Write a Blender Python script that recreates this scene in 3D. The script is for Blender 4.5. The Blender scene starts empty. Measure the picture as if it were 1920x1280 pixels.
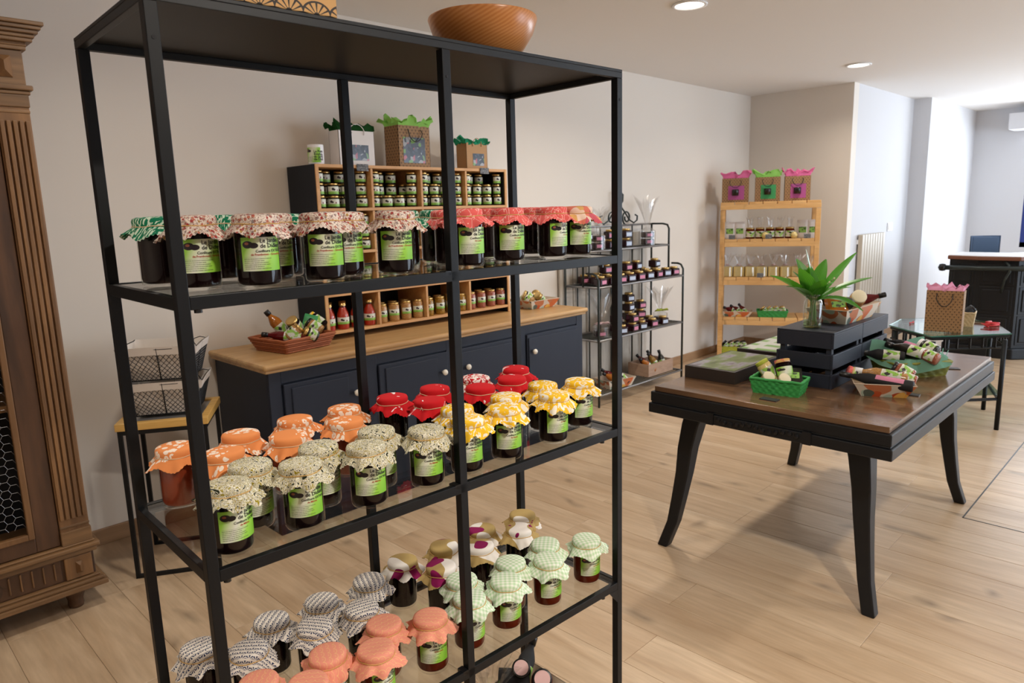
import bpy, math, random
from math import sin, cos, pi, radians, atan2, sqrt
from mathutils import Matrix, Vector, Euler
random.seed(7)
SC = bpy.context.scene
COL = SC.collection
# ------------------------------------------------------------------ camera
F, PITCH, ROLL, CH = 1329.14, .1815, -.028, 1.4449
cam = bpy.data.cameras.new('camera'); camo = bpy.data.objects.new('camera', cam); COL.objects.link(camo)
cam.sensor_width = 36; cam.lens = F/1920*36; cam.clip_start = .02; cam.clip_end = 100
r0 = Vector((1, 0, 0)); fw = Vector((0, cos(PITCH), -sin(PITCH))); up = Vector((0, sin(PITCH), cos(PITCH)))
r2 = cos(ROLL)*r0 + sin(ROLL)*up; u2 = -sin(ROLL)*r0 + cos(ROLL)*up
Rm = Matrix((r2, u2, -fw)).transposed()
camo.matrix_world = Matrix.Translation((0, 0, CH)) @ (Matrix.Rotation(-pi/4, 3, 'Z') @ Rm).to_4x4()
cam.dof.use_dof = True; cam.dof.focus_distance = 1.6; cam.dof.aperture_fstop = 9
SC.camera = camo
# ------------------------------------------------------------------ world, lights, exposure
SC.view_settings.view_transform = 'Standard'; SC.view_settings.look = 'None'
SC.view_settings.gamma = 1; SC.view_settings.exposure = 0.45
SC.view_settings.use_curve_mapping = False
W = bpy.data.worlds.new('sky'); SC.world = W; W.use_nodes = True
W.node_tree.nodes['Background'].inputs[0].default_value = (.80, .89, 1, 1)
W.node_tree.nodes['Background'].inputs[1].default_value = 2.2
def area(name, loc, rot, sx, sy, power, color, shape='RECTANGLE', spread=pi):
    l = bpy.data.lights.new(name, 'AREA'); l.shape = shape; l.size = sx; l.size_y = sy
    l.energy = power; l.color = color; l.spread = spread
    o = bpy.data.objects.new(name, l); COL.objects.link(o); o.location = loc; o.rotation_euler = rot
    o['kind'] = 'light'; return o
DAY = (.74, .86, 1.0); WARM = (1.0, .91, .80)
area('daylight_far_window', (10.55, .1, 1.5), (0, radians(90), 0), 1.4, 3.2, 82, (.84, .92, 1.0))
area('daylight_shop_window', (6.9, -3.35, 1.35), (radians(90), 0, 0), 5.0, 2.2, 84, DAY)
SPOTS = [(3.568, 2.155), (6.128, 2.18), (1.0, 2.16), (1.0, -.4), (3.57, -.4), (6.13, -.4), (-1.3, .9)]  # first two have fixtures; the rest are unseen lamps added to light the room
for i, (x, y) in enumerate(SPOTS):
    area('downlight_lamp', (x, y, 2.488), (0, 0, 0), .15, .15, [14, 7, 8, 31, 8, 2, 13][i], WARM, 'DISK', radians(150))

# ------------------------------------------------------------------ node helper
class NT:
    def __init__(s, name):
        s.m = bpy.data.materials.new(name); s.m.use_nodes = True
        s.t = s.m.node_tree; s.n = s.t.nodes; s.n.clear()
        s.out = s.n.new('ShaderNodeOutputMaterial')
    def N(s, typ, ins=None, **kw):
        n = s.n.new(typ)
        for k, v in kw.items(): setattr(n, k, v)
        for k, v in (ins or {}).items():
            if isinstance(v, bpy.types.NodeSocket): s.t.links.new(v, n.inputs[k])
            elif isinstance(v, bpy.types.Node): s.t.links.new(v.outputs[0], n.inputs[k])
            else: n.inputs[k].default_value = (*v, 1) if isinstance(v, tuple) and len(v) == 3 and n.inputs[k].type == 'RGBA' else v
        return n
    def math(s, op, a, b=0., c=None):
        ins = {0: a, 1: b}
        if c is not None: ins[2] = c
        return s.N('ShaderNodeMath', ins, operation=op).outputs[0]
    def mix(s, f, a, b):
        n = s.N('ShaderNodeMix', data_type='RGBA')
        for i, v in ((0, f), (6, a), (7, b)):
            if isinstance(v, bpy.types.NodeSocket): s.t.links.new(v, n.inputs[i])
            else: n.inputs[i].default_value = v if not isinstance(v, tuple) else (*v, 1)[:4]
        return n.outputs[2]
    def ramp(s, f, stops, interp='LINEAR'):
        n = s.n.new('ShaderNodeValToRGB'); s.t.links.new(f, n.inputs[0]); r = n.color_ramp; r.interpolation = interp
        while len(r.elements) < len(stops): r.elements.new(.5)
        for e, (p, c) in zip(r.elements, stops): e.position = p; e.color = (*c, 1)
        return n.outputs[0]
    def noise(s, v, scale, detail=2, dist=0., rough=.5):
        return s.N('ShaderNodeTexNoise', {'Vector': v, 'Scale': scale, 'Detail': detail, 'Distortion': dist, 'Roughness': rough}).outputs[0]
    def vor(s, v, scale, feature='F1', rnd=1.):
        return s.N('ShaderNodeTexVoronoi', {'Vector': v, 'Scale': scale, 'Randomness': rnd}, feature=feature)
    def obj(s): return s.N('ShaderNodeTexCoord').outputs['Object']
    def uv(s, rnd=False):
        u = s.N('ShaderNodeTexCoord').outputs['UV']
        if not rnd: return u
        o = s.N('ShaderNodeObjectInfo').outputs['Random']
        c = s.N('ShaderNodeCombineXYZ', {0: s.math('MULTIPLY', o, 17.), 1: s.math('MULTIPLY', o, 31.)})
        return s.N('ShaderNodeVectorMath', {0: u, 1: c.outputs[0]}, operation='ADD').outputs[0]
    def mapv(s, v, sc=(1, 1, 1), rot=(0, 0, 0), loc=(0, 0, 0)):
        return s.N('ShaderNodeMapping', {'Vector': v, 'Scale': sc, 'Rotation': rot, 'Location': loc}).outputs[0]
    def bump(s, h, strength=.3, dist=.002):
        return s.N('ShaderNodeBump', {'Height': h, 'Strength': strength, 'Distance': dist}).outputs[0]
    def done(s, color, rough=.5, metal=0., spec=.5, normal=None, **kw):
        ins = {'Base Color': color, 'Roughness': rough, 'Metallic': metal, 'Specular IOR Level': spec}
        if normal is not None: ins['Normal'] = normal
        for k, v in kw.items(): ins[k.replace('_', ' ')] = v
        b = s.N('ShaderNodeBsdfPrincipled', ins); s.t.links.new(b.outputs[0], s.out.inputs[0]); return s.m
M = {}
def flat(name, c, rough=.5, metal=0., spec=.5, bump=None, **kw):
    t = NT(name); nrm = None
    if bump: nrm = t.bump(t.noise(t.obj(), bump[0], 3), bump[1], .001)
    M[name] = t.done(c, rough, metal, spec, nrm, **kw); return M[name]
def sr(r, g, b):  # 0-255 sRGB -> linear
    return tuple((v/255/12.92 if v/255 <= .04045 else ((v/255+.055)/1.055)**2.4) for v in (r, g, b))
# plain materials
flat('wall_paint', sr(224, 216, 206), .85, bump=(60, .05)); flat('ceiling_paint', sr(232, 228, 224), .9)
flat('white_wall', sr(210, 209, 211), .85, bump=(60, .05))
flat('black_metal', sr(11, 14, 18), .45, spec=.3, bump=(300, .05)); flat('tray_metal', sr(26, 29, 33), .45, spec=.35)
flat('navy_paint', sr(32, 38, 52), .5, spec=.3, bump=(30, .04)); flat('navy_dark', sr(26, 30, 38), .6, spec=.25)
flat('black_paint', sr(11, 14, 19), .42, spec=.4, bump=(25, .15)); flat('dark', sr(16, 17, 22), .7)
flat('slat_paint', sr(36, 41, 54), .5, spec=.35, bump=(40, .12))
flat('ceramic', sr(232, 226, 214), .2); flat('gold', sr(212, 178, 112), .28, .85); flat('brass', sr(190, 160, 100), .3, .9)
flat('white_plastic', sr(238, 238, 240), .4); flat('black_plastic', sr(18, 18, 20), .3)
flat('iron', sr(52, 58, 56), .4, .5); flat('grey_iron', sr(150, 150, 152), .3, .6)
flat('string', sr(214, 186, 150), .8); flat('gold_string', sr(200, 160, 90), .6)
flat('text_black', sr(22, 22, 22), .5); flat('text_red', sr(172, 44, 22), .5)
flat('linen', sr(222, 214, 206), .9, bump=(80, .4)); flat('white_paper', sr(228, 224, 222), .7)
flat('jam_dark', sr(17, 3, 4), .5, spec=.05); flat('jam_amber', sr(96, 32, 12), .5, spec=.05); flat('jam_orange', sr(128, 48, 20), .3)
flat('rack_jam', sr(40, 12, 20), .15); flat('dark_food', sr(26, 24, 20), .3)
flat('tomato', sr(190, 48, 26), .3); flat('pink_label', sr(206, 130, 160), .6); flat('blue_label', sr(190, 204, 226), .5)
flat('ribbon_red', sr(200, 30, 40), .4); flat('lamp_trim', sr(240, 240, 240), .4)
flat('wood_counter', sr(122, 76, 56), .4); flat('chair_blue', sr(70, 92, 120), .5)
flat('leaf_stem', sr(90, 130, 60), .5); flat('cream_cap', sr(230, 220, 190), .5); flat('green_plastic', sr(60, 110, 60), .5)
flat('pink_sticker', sr(222, 180, 178), .5); flat('red_drink', sr(90, 12, 16), .08); flat('amber_drink', sr(160, 92, 24), .1); flat('kraft_plain', sr(176, 136, 92), .7)
flat('card_black', sr(40, 40, 44), .4); flat('frame_blue', sr(40, 58, 130), .5); flat('ribbon_grey', sr(200, 170, 170), .5)
flat('book_edge', sr(46, 38, 34), .5); flat('green_window', sr(60, 150, 90), .5)
flat('pink_window', sr(170, 80, 140), .5)
def emit(name, c, s):
    t = NT(name); e = t.N('ShaderNodeEmission', {0: c, 1: s}); t.t.links.new(e.outputs[0], t.out.inputs[0]); M[name] = t.m
emit('lamp_glow', (1, .93, .82), 9.)
def thin_glass(name, tint, refl=1.0, rough=.02, base=0.04, tr=None):
    t = NT(name); lw = t.N('ShaderNodeLayerWeight', {'Blend': .5}).outputs['Facing']
    f = t.math('ADD', t.math('MULTIPLY', t.math('POWER', lw, 4.), .75*refl), base)
    a = t.N('ShaderNodeBsdfTransparent', {0: tint}); g = t.N('ShaderNodeBsdfGlossy', {0: (1, 1, 1), 1: rough})
    m = t.N('ShaderNodeMixShader', {0: f, 1: a, 2: g}); t.t.links.new(m.outputs[0], t.out.inputs[0]); M[name] = t.m
thin_glass('jar_glass', (.98, .99, .98), .9, .012, .032); thin_glass('shelf_glass', (.94, .96, .95), .9, .02, .03)
thin_glass('window_glass', (.92, .95, .98)); thin_glass('table_glass', (.72, .86, .80), 1., .03, .12)
thin_glass('cellophane', (.93, .93, .93), 1.1, .12, .10); thin_glass('bottle_glass', (.9, .95, .9))
thin_glass('vase_glass', (.86, .90, .86), 1.2, .02, .10); thin_glass('vase_water', (.80, .84, .62), 1., .02, .06)
flat('glass_edge', sr(30, 92, 78), .15)
def tissue_mat(name, c):
    t = NT(name); d = t.N('ShaderNodeBsdfDiffuse', {0: c}); tl = t.N('ShaderNodeBsdfTranslucent', {0: c})
    m = t.N('ShaderNodeMixShader', {0: .35, 1: d, 2: tl}); t.t.links.new(m.outputs[0], t.out.inputs[0]); M[name] = t.m
for n, c in (('tissue_lime', (164, 224, 120)), ('tissue_teal', (52, 158, 118)), ('tissue_forest', (40, 84, 44)), ('tissue_pink', (238, 130, 180)), ('tissue_rose', (240, 176, 204)), ('tissue_sage', (124, 172, 150))): tissue_mat(n, sr(*c))
def leaf_mat():
    t = NT('leaf'); v = t.uv(); w = t.N('ShaderNodeSeparateXYZ', {0: v}).outputs[0]
    st = t.math('SINE', t.math('MULTIPLY', w, 60.)); c = t.mix(t.math('MULTIPLY_ADD', st, .2, .35), sr(38, 110, 30), sr(110, 180, 70))
    b = t.N('ShaderNodeBsdfPrincipled', {'Base Color': c, 'Roughness': .35}); tl = t.N('ShaderNodeBsdfTranslucent', {0: sr(110, 190, 50)})
    m = t.N('ShaderNodeMixShader', {0: .3, 1: b, 2: tl}); t.t.links.new(m.outputs[0], t.out.inputs[0]); M['leaf'] = t.m
leaf_mat()
def wood(name, c1, c2, sc=(1.5, 14, 14), rough=.5, knots=None, rnd=True, bump=.15, c3=None):
    t = NT(name); o = t.obj()
    if rnd:
        r = t.N('ShaderNodeObjectInfo').outputs['Random']
        cc = t.N('ShaderNodeCombineXYZ', {0: t.math('MULTIPLY', r, 13.), 1: t.math('MULTIPLY', r, 7.), 2: t.math('MULTIPLY', r, 3.)})
        o = t.N('ShaderNodeVectorMath', {0: o, 1: cc.outputs[0]}, operation='ADD').outputs[0]
    m = t.mapv(o, sc); n1 = t.noise(m, 1.2, 5, 1.2); n2 = t.noise(t.mapv(o, tuple(4*k for k in sc)), 2., 3)
    c = t.mix(t.math('MULTIPLY_ADD', n1, 2.6, -.8), c1, c2); c = t.mix(t.math('MULTIPLY_ADD', n2, .8, -.2), c, tuple(k*.6 for k in c1))
    if rnd: c = t.mix(t.math('MULTIPLY', r, .25), c, c3 or c2)
    if knots:
        kv = t.N('ShaderNodeTexVoronoi', {'Vector': t.N('ShaderNodeVectorMath', {0: t.mapv(o, knots), 1: t.N('ShaderNodeTexNoise', {'Vector': o, 'Scale': 3.}).outputs[1]}, operation='ADD').outputs[0], 'Scale': 1.}, voronoi_dimensions='2D'); kd = kv.outputs['Distance']
        f = t.ramp(kd, [(0, (1, 1, 1)), (.035, (.7, .7, .7)), (.13, (0, 0, 0))]); c = t.mix(t.math('MULTIPLY', f, .6), c, tuple(k*.28 for k in c1))
    M[name] = t.done(c, rough, normal=t.bump(n1, bump, .002)); return M[name]
wood('floor_wood', sr(188, 160, 128), sr(216, 192, 162), (9, .9, 1), .33, knots=(3.5, 1.6, 1), bump=.05, c3=sr(176, 144, 112))
wood('baseboard_wood', sr(150, 116, 84), sr(176, 140, 104), (1, 6, 9), .5)
wood('oak_top', sr(176, 134, 84), sr(206, 168, 116), (1.2, 12, 12), .38)
wood('pine', sr(214, 160, 96), sr(236, 190, 128), (8, 1.5, 8), .5, knots=(7, 5, 7))
wood('pine_x', sr(198, 142, 86), sr(222, 172, 112), (1.5, 10, 10), .5)
wood('walnut_top', sr(78, 56, 40), sr(136, 104, 76), (9, 1.4, 5), .16, bump=.05)
wood('armoire_wood', sr(84, 58, 36), sr(146, 106, 66), (8, 8, 1.0), .5, bump=.3)
wood('armoire_dark', sr(60, 40, 26), sr(102, 70, 46), (8, 8, 1.2), .5, bump=.3)
wood('armoire_h', sr(84, 60, 38), sr(146, 110, 72), (1.2, 10, 12), .5, bump=.3)
wood('bamboo', sr(196, 150, 76), sr(218, 176, 100), (2, 20, 20), .4)
wood('grey_planks', sr(176, 166, 152), sr(206, 198, 186), (6, 6, 1.2), .8)
wood('crate_wood', sr(160, 130, 110), sr(190, 160, 138), (3, 3, 12), .8)
def bowl_mat():
    t = NT('bowl_wood'); o = t.mapv(t.obj(), (9, 9, 9), (.5, .9, .3), (-.9, .2, .6)); w = t.N('ShaderNodeTexWave', {'Vector': o, 'Scale': 5.5, 'Distortion': .6, 'Detail': 1.}, wave_type='RINGS').outputs[0]
    M['bowl_wood'] = t.done(t.mix(t.math('MULTIPLY', w, .6), sr(184, 116, 58), sr(208, 148, 90)), .3)
bowl_mat()
def wicker(name, c1, c2, sc=(60, 60, 90)):
    t = NT(name); u = t.uv(); n = t.noise(t.mapv(u, (14, 40, 1)), 1., 2)
    M[name] = t.done(t.mix(n, c1, c2), .65)
wicker('wicker_orange', sr(120, 56, 30), sr(196, 116, 70)); wicker('straw_green', sr(22, 120, 50), sr(70, 176, 90))
wicker('straw_lime', sr(140, 160, 30), sr(200, 206, 80)); wicker('straw_olive', sr(84, 92, 22), sr(150, 150, 60)); wicker('straw_natural', sr(190, 160, 116), sr(226, 204, 166))
# cloth patterns -------------------------------------------------
def scallop(t, v, sc):
    s = t.N('ShaderNodeSeparateXYZ', {0: t.mapv(v, (sc, sc*1.3, 1))}); x, y = s.outputs[0], s.outputs[1]
    row = t.math('FLOOR', y); off = t.math('MULTIPLY', t.math('MODULO', row, 2.), .5)
    fx = t.math('SUBTRACT', t.math('FRACT', t.math('ADD', x, off)), .5); fy = t.math('FRACT', y)
    ang = t.math('ARCTAN2', t.math('ADD', fy, .05), fx); rr = t.math('SQRT', t.math('ADD', t.math('MULTIPLY', fx, fx), t.math('MULTIPLY', fy, fy)))
    return ang, rr
def cloth(name, fn, rough=.85):
    t = NT('cloth_'+name); v = t.uv(True); c = fn(t, v)
    weave = t.noise(t.mapv(v, (60, 60, 1)), 3., 1); M['cloth_'+name] = t.done(c, rough, spec=.2, normal=t.bump(weave, .25, .0006))
def lt(t, a, b): return t.math('LESS_THAN', a, b)
def gt(t, a, b): return t.math('GREATER_THAN', a, b)
def f_berry(t, v):
    vo = t.vor(v, 17., rnd=.95); col = t.N('ShaderNodeSeparateColor', {0: vo.outputs['Color']}).outputs[0]
    dots = t.ramp(col, [(0, sr(164, 44, 46)), (.18, sr(196, 118, 96)), (.34, sr(146, 138, 138)), (.5, sr(186, 150, 84)), (.6, sr(168, 66, 66)), (.72, sr(190, 180, 170)), (.86, sr(170, 110, 100))], 'CONSTANT')
    c = t.mix(lt(t, vo.outputs['Distance'], .46), sr(232, 220, 208), dots)
    n = t.noise(t.mapv(v, (8, 20, 1), (0, 0, .7)), 2., 1); return t.mix(lt(t, t.math('ABSOLUTE', t.math('SUBTRACT', n, .5)), .03), c, sr(140, 100, 92))
def f_green(t, v):
    n = t.noise(t.mapv(v, (5, 16, 1), (0, 0, .8)), 1.6, 1, .6); return t.mix(gt(t, n, .54), sr(24, 118, 84), sr(206, 226, 206))
def f_coral(t, v):
    d = t.vor(v, 4.6, 'DISTANCE_TO_EDGE').outputs[0]; d2 = t.noise(v, 13, 1)
    c = t.mix(lt(t, d, .018), sr(224, 100, 96), sr(240, 190, 184)); return t.mix(gt(t, d2, .63), c, sr(240, 176, 166))
def f_orange(t, v):
    a = gt(t, t.noise(v, 1.5, 0), .5); vo = t.vor(v, 9.).outputs[0]; ring = lt(t, t.math('ABSOLUTE', t.math('SUBTRACT', vo, .32)), .17)
    return t.mix(t.math('MULTIPLY', a, ring), sr(226, 142, 84), sr(240, 224, 208))
def f_olive(t, v):
    d = t.noise(v, 5.5, 1, 3.); c = t.ramp(d, [(0, sr(40, 44, 28)), (.36, sr(226, 222, 204)), (.44, sr(150, 136, 40)), (.5, sr(232, 228, 212)), (.56, sr(60, 66, 48)), (.6, sr(222, 216, 196)), (.68, sr(150, 134, 44))], 'CONSTANT'); return c
def f_red(t, v): return t.mix(gt(t, t.noise(v, 2.6, 2, 1.), .66), sr(196, 26, 34), sr(240, 224, 226))
def f_redw(t, v): return t.mix(gt(t, t.noise(v, 9., 1, 1.), .5), sr(186, 30, 40), sr(236, 226, 222))
def f_yellow(t, v): return t.mix(gt(t, t.noise(v, 4.2, 1, 2.4), .54), sr(238, 190, 44), sr(238, 232, 218))
def f_navy(t, v):
    a, r = scallop(t, v, 7.); st = gt(t, t.math('SINE', t.math('MULTIPLY', a, 9.)), -.1); k = t.math('MULTIPLY', st, lt(t, r, .66)); k = t.math('MULTIPLY', k, gt(t, r, .1))
    return t.mix(k, sr(214, 206, 196), sr(44, 54, 84))
def f_salmon(t, v):
    a, r = scallop(t, v, 6.5); k = lt(t, t.math('ABSOLUTE', t.math('SUBTRACT', r, .5)), .035); b = t.math('MULTIPLY', lt(t, r, .2), gt(t, t.math('SINE', t.math('MULTIPLY', a, 8.)), .4))
    return t.mix(t.math('MAXIMUM', k, b), sr(230, 150, 128), sr(234, 188, 132))
def f_khaki(t, v):
    n = t.noise(v, 1.3, 0); n2 = t.noise(t.mapv(v, loc=(5, 3, 0)), 1.7, 0)
    c = t.mix(gt(t, n, .53), sr(178, 152, 98), sr(234, 228, 222)); return t.mix(gt(t, n2, .64), c, sr(136, 24, 84))
def f_ging(t, v):
    s = t.N('ShaderNodeSeparateXYZ', {0: v}); a = gt(t, t.math('SINE', t.math('MULTIPLY', s.outputs[0], 62.)), 0.); b = gt(t, t.math('SINE', t.math('MULTIPLY', s.outputs[1], 62.)), 0.)
    return t.mix(t.math('MULTIPLY', t.math('ADD', a, b), .5), sr(236, 242, 228), sr(184, 214, 172))
def f_patch(t, v):
    n = t.vor(v, 4.); c = t.N('ShaderNodeSeparateColor', {0: n.outputs['Color']}).outputs[0]
    return t.ramp(c, [(0, sr(226, 130, 110)), (.35, sr(224, 178, 110)), (.6, sr(240, 214, 196)), (.8, sr(206, 96, 110))], 'CONSTANT')
for n, fn in dict(berry=f_berry, green=f_green, coral=f_coral, orange=f_orange, olive=f_olive, red=f_red, redwhite=f_redw, yellow=f_yellow, navy=f_navy, salmon=f_salmon, khaki=f_khaki, gingham=f_ging, patch=f_patch).items(): cloth(n, fn)
def kraft_pattern():
    t = NT('kraft_fans'); v = t.mapv(t.uv(), (1, 1.15, 1)); a, r = scallop(t, v, 42.)
    fx = t.math('MULTIPLY', r, t.math('COSINE', a)); k = t.math('MULTIPLY', lt(t, r, .52), lt(t, t.math('ABSOLUTE', fx), .13))
    k = t.math('MAXIMUM', k, t.math('MULTIPLY', lt(t, t.math('ABSOLUTE', t.math('SUBTRACT', r, .6)), .05), .55))
    M['kraft_fans'] = t.done(t.mix(t.math('MULTIPLY', k, .8), sr(156, 120, 82), sr(58, 40, 30)), .7)
    t = NT('box_fans'); v = t.mapv(t.uv(), (1, 1, 1)); a, r = scallop(t, v, 22.)
    k = t.math('MAXIMUM', lt(t, t.math('ABSOLUTE', t.math('SUBTRACT', r, .52)), .04), t.math('MULTIPLY', lt(t, r, .5), gt(t, t.math('SINE', t.math('MULTIPLY', a, 13.)), .55)))
    k = t.math('MAXIMUM', k, lt(t, r, .1)); M['box_fans'] = t.done(t.mix(k, sr(206, 160, 98), sr(40, 30, 22)), .6)
kraft_pattern()
def label_mat(name, simple=False):
    t = NT(name); s = t.N('ShaderNodeSeparateXYZ', {0: t.uv()}); x, y = s.outputs[0], s.outputs[1]
    g = t.math('ABSOLUTE', t.math('SUBTRACT', t.math('MULTIPLY_ADD', y, -.35, x), .22 if not simple else .4))
    c = t.ramp(g, [(0, sr(226, 228, 214)), (.16, sr(208, 222, 180)), (.34, sr(150, 206, 70)), (.6, sr(126, 190, 50))])
    def ell(cx, cy, rx, ry):
        a = t.math('DIVIDE', t.math('SUBTRACT', x, cx), rx); b = t.math('DIVIDE', t.math('SUBTRACT', y, cy), ry)
        return lt(t, t.math('ADD', t.math('MULTIPLY', a, a), t.math('MULTIPLY', b, b)), 1.)
    if simple:
        c = t.ramp(y, [(0, sr(120, 188, 60)), (.3, sr(160, 204, 100)), (.42, sr(222, 222, 212)), (1, sr(216, 220, 206))])
        c = t.mix(t.math('MAXIMUM', ell(.36, .66, .085, .17), ell(.45, .58, .075, .13)), c, sr(46, 34, 38)); c = t.mix(ell(.68, .5, .05, .12), c, sr(120, 60, 60))
        st = t.math('MULTIPLY', lt(t, t.math('FRACT', t.math('MULTIPLY', y, 9.)), .35), t.math('MULTIPLY', lt(t, y, .42), t.math('MULTIPLY', gt(t, x, .25), lt(t, x, .72)))); c = t.mix(t.math('MULTIPLY', st, .6), c, sr(60, 84, 44))
    else:
        ph = t.math('MAXIMUM', ell(.17, .79, .13, .11), ell(.31, .76, .11, .085)); c = t.mix(ph, c, sr(32, 24, 30)); c = t.mix(ell(.15, .82, .05, .04), c, sr(150, 84, 62))
        st = lt(t, t.math('FRACT', t.math('MULTIPLY', y, 17.)), .42); n = t.noise(t.N('ShaderNodeCombineXYZ', {0: t.math('MULTIPLY', x, 60.), 1: t.math('FLOOR', t.math('MULTIPLY', y, 17.))}).outputs[0], 1., 1)
        reg = t.math('MULTIPLY', t.math('MULTIPLY', lt(t, y, .42), gt(t, y, .05)), t.math('MULTIPLY', gt(t, x, .06), lt(t, x, t.math('MULTIPLY_ADD', t.math('SINE', t.math('MULTIPLY', t.math('FLOOR', t.math('MULTIPLY', y, 17.)), 2.3)), .1, .62))))
        k = t.math('MULTIPLY', t.math('MULTIPLY', st, reg), gt(t, n, .42)); c = t.mix(t.math('MULTIPLY', k, .7), c, sr(60, 80, 40))
    M[name] = t.done(c, .45)
label_mat('label'); label_mat('label_small', True)
def wrap_mat():
    t = NT('label_wrap'); u = t.uv(); s = t.N('ShaderNodeSeparateXYZ', {0: u}); x, y = s.outputs[0], s.outputs[1]
    n = t.noise(t.mapv(u, (7, 5, 1)), 1., 3); n2 = t.noise(t.mapv(u, (3, 2, 1), loc=(4, 1, 0)), 1., 1)
    c = t.mix(gt(t, n2, .53), sr(222, 222, 210), sr(150, 200, 84))
    dx = t.math('ABSOLUTE', t.math('SUBTRACT', x, .40)); dy = t.math('ABSOLUTE', t.math('SUBTRACT', y, .70)); k = lt(t, t.math('ADD', t.math('ADD', t.math('MULTIPLY', dx, 1.6), dy), t.math('MULTIPLY', n, .5)), .42)
    c = t.mix(k, c, t.mix(gt(t, n, .5), sr(34, 28, 32), sr(92, 60, 50)))
    st = t.math('MULTIPLY', lt(t, t.math('FRACT', t.math('MULTIPLY', y, 14.)), .45), gt(t, t.noise(t.N('ShaderNodeCombineXYZ', {0: t.math('MULTIPLY', x, 40.), 1: t.math('FLOOR', t.math('MULTIPLY', y, 14.))}).outputs[0], 1., 1), .5))
    st = t.math('MULTIPLY', st, t.math('MULTIPLY', gt(t, x, .3), lt(t, x, .72))); st = t.math('MULTIPLY', st, lt(t, y, .9)); c = t.mix(t.math('MULTIPLY', st, .65), c, sr(50, 56, 44))
    M['label_wrap'] = t.done(c, .4)
wrap_mat()
def food(name, c1, c2, sc=160):
    t = NT(name); n = t.vor(t.obj(), float(sc)); c = t.mix(n.outputs[0], c1, c2); M[name] = t.done(c, .25)
food('pulses', sr(196, 150, 92), sr(140, 96, 50)); food('pickles', sr(176, 130, 50), sr(110, 80, 20), 120); food('beans', sr(176, 104, 80), sr(120, 60, 44)); food('couscous', sr(230, 212, 150), sr(206, 182, 112), 300)
def print_mat():
    t = NT('fruit_print'); v = t.uv(); c = sr(216, 206, 190)
    for sc_, lo, cols in ((9., (0, 0, 0), (sr(206, 110, 62), sr(184, 72, 34), sr(196, 120, 80))), (11., (3.3, 1.7, 0), (sr(164, 184, 166), sr(224, 164, 70), sr(176, 194, 178))), (13., (7.1, 5.2, 0), (sr(190, 84, 44), sr(230, 180, 90), sr(90, 100, 90)))):
        w = t.N('ShaderNodeTexVoronoi', {'Vector': t.mapv(v, loc=lo), 'Scale': sc_, 'Randomness': .8}, voronoi_dimensions='2D'); q = t.N('ShaderNodeSeparateColor', {0: w.outputs['Color']})
        cc = t.ramp(q.outputs[0], [(0, cols[0]), (.4, cols[1]), (.7, cols[2])], 'CONSTANT'); k = t.math('MULTIPLY', lt(t, w.outputs['Distance'], .42 if sc_ < 10 else .3), gt(t, q.outputs[1], .3 if sc_ < 10 else .5)); c = t.mix(k, c, cc)
    M['fruit_print'] = t.done(c, .45); flat('tray_inside', sr(208, 190, 170), .7)
    t = NT('sleeve_photo'); o = t.obj(); n = t.noise(t.mapv(o, (6, 14, 1), (0, 0, .5)), 1., 4); c = t.ramp(n, [(.3, sr(66, 80, 46)), (.48, sr(110, 128, 78)), (.56, sr(150, 146, 160)), (.64, sr(92, 84, 92)), (.8, sr(60, 56, 50))]); M['sleeve_photo'] = t.done(c, .3)
    t = NT('sleeve_green'); o = t.obj(); s = t.N('ShaderNodeSeparateXYZ', {0: t.mapv(o, (1, 1, 1))}); k = gt(t, t.math('SINE', t.math('MULTIPLY', s.outputs[0], 60.)), .2); k2 = gt(t, t.math('SINE', t.math('MULTIPLY', s.outputs[1], 44.)), .75)
    M['sleeve_green'] = t.done(t.mix(t.math('MAXIMUM', k2, t.math('SUBTRACT', 1., k)), sr(120, 158, 96), sr(190, 192, 186)), .35)
    t = NT('chalk'); n = t.noise(t.mapv(t.obj(), (300, 300, 300)), 1., 1); M['chalk'] = t.done(t.mix(gt(t, n, .58), sr(40, 42, 48), sr(190, 190, 190)), .6)
    t = NT('carton_label'); n = t.noise(t.mapv(t.obj(), (60, 60, 60)), 1., 1); M['carton_label'] = t.done(t.mix(gt(t, n, .55), sr(140, 190, 90), sr(70, 90, 60)), .6)
    t = NT('bag_view'); n = t.vor(t.uv(), 46.); col = t.N('ShaderNodeSeparateColor', {0: n.outputs['Color']}).outputs[0]; M['bag_view'] = t.done(t.ramp(col, [(0, sr(38, 42, 50)), (.3, sr(66, 70, 84)), (.5, sr(110, 150, 70)), (.62, sr(50, 54, 62)), (.8, sr(176, 90, 100)), (.9, sr(150, 150, 150))], 'CONSTANT'), .15)
print_mat()
flat('radiator_paint', sr(188, 176, 158), .4)

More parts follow.
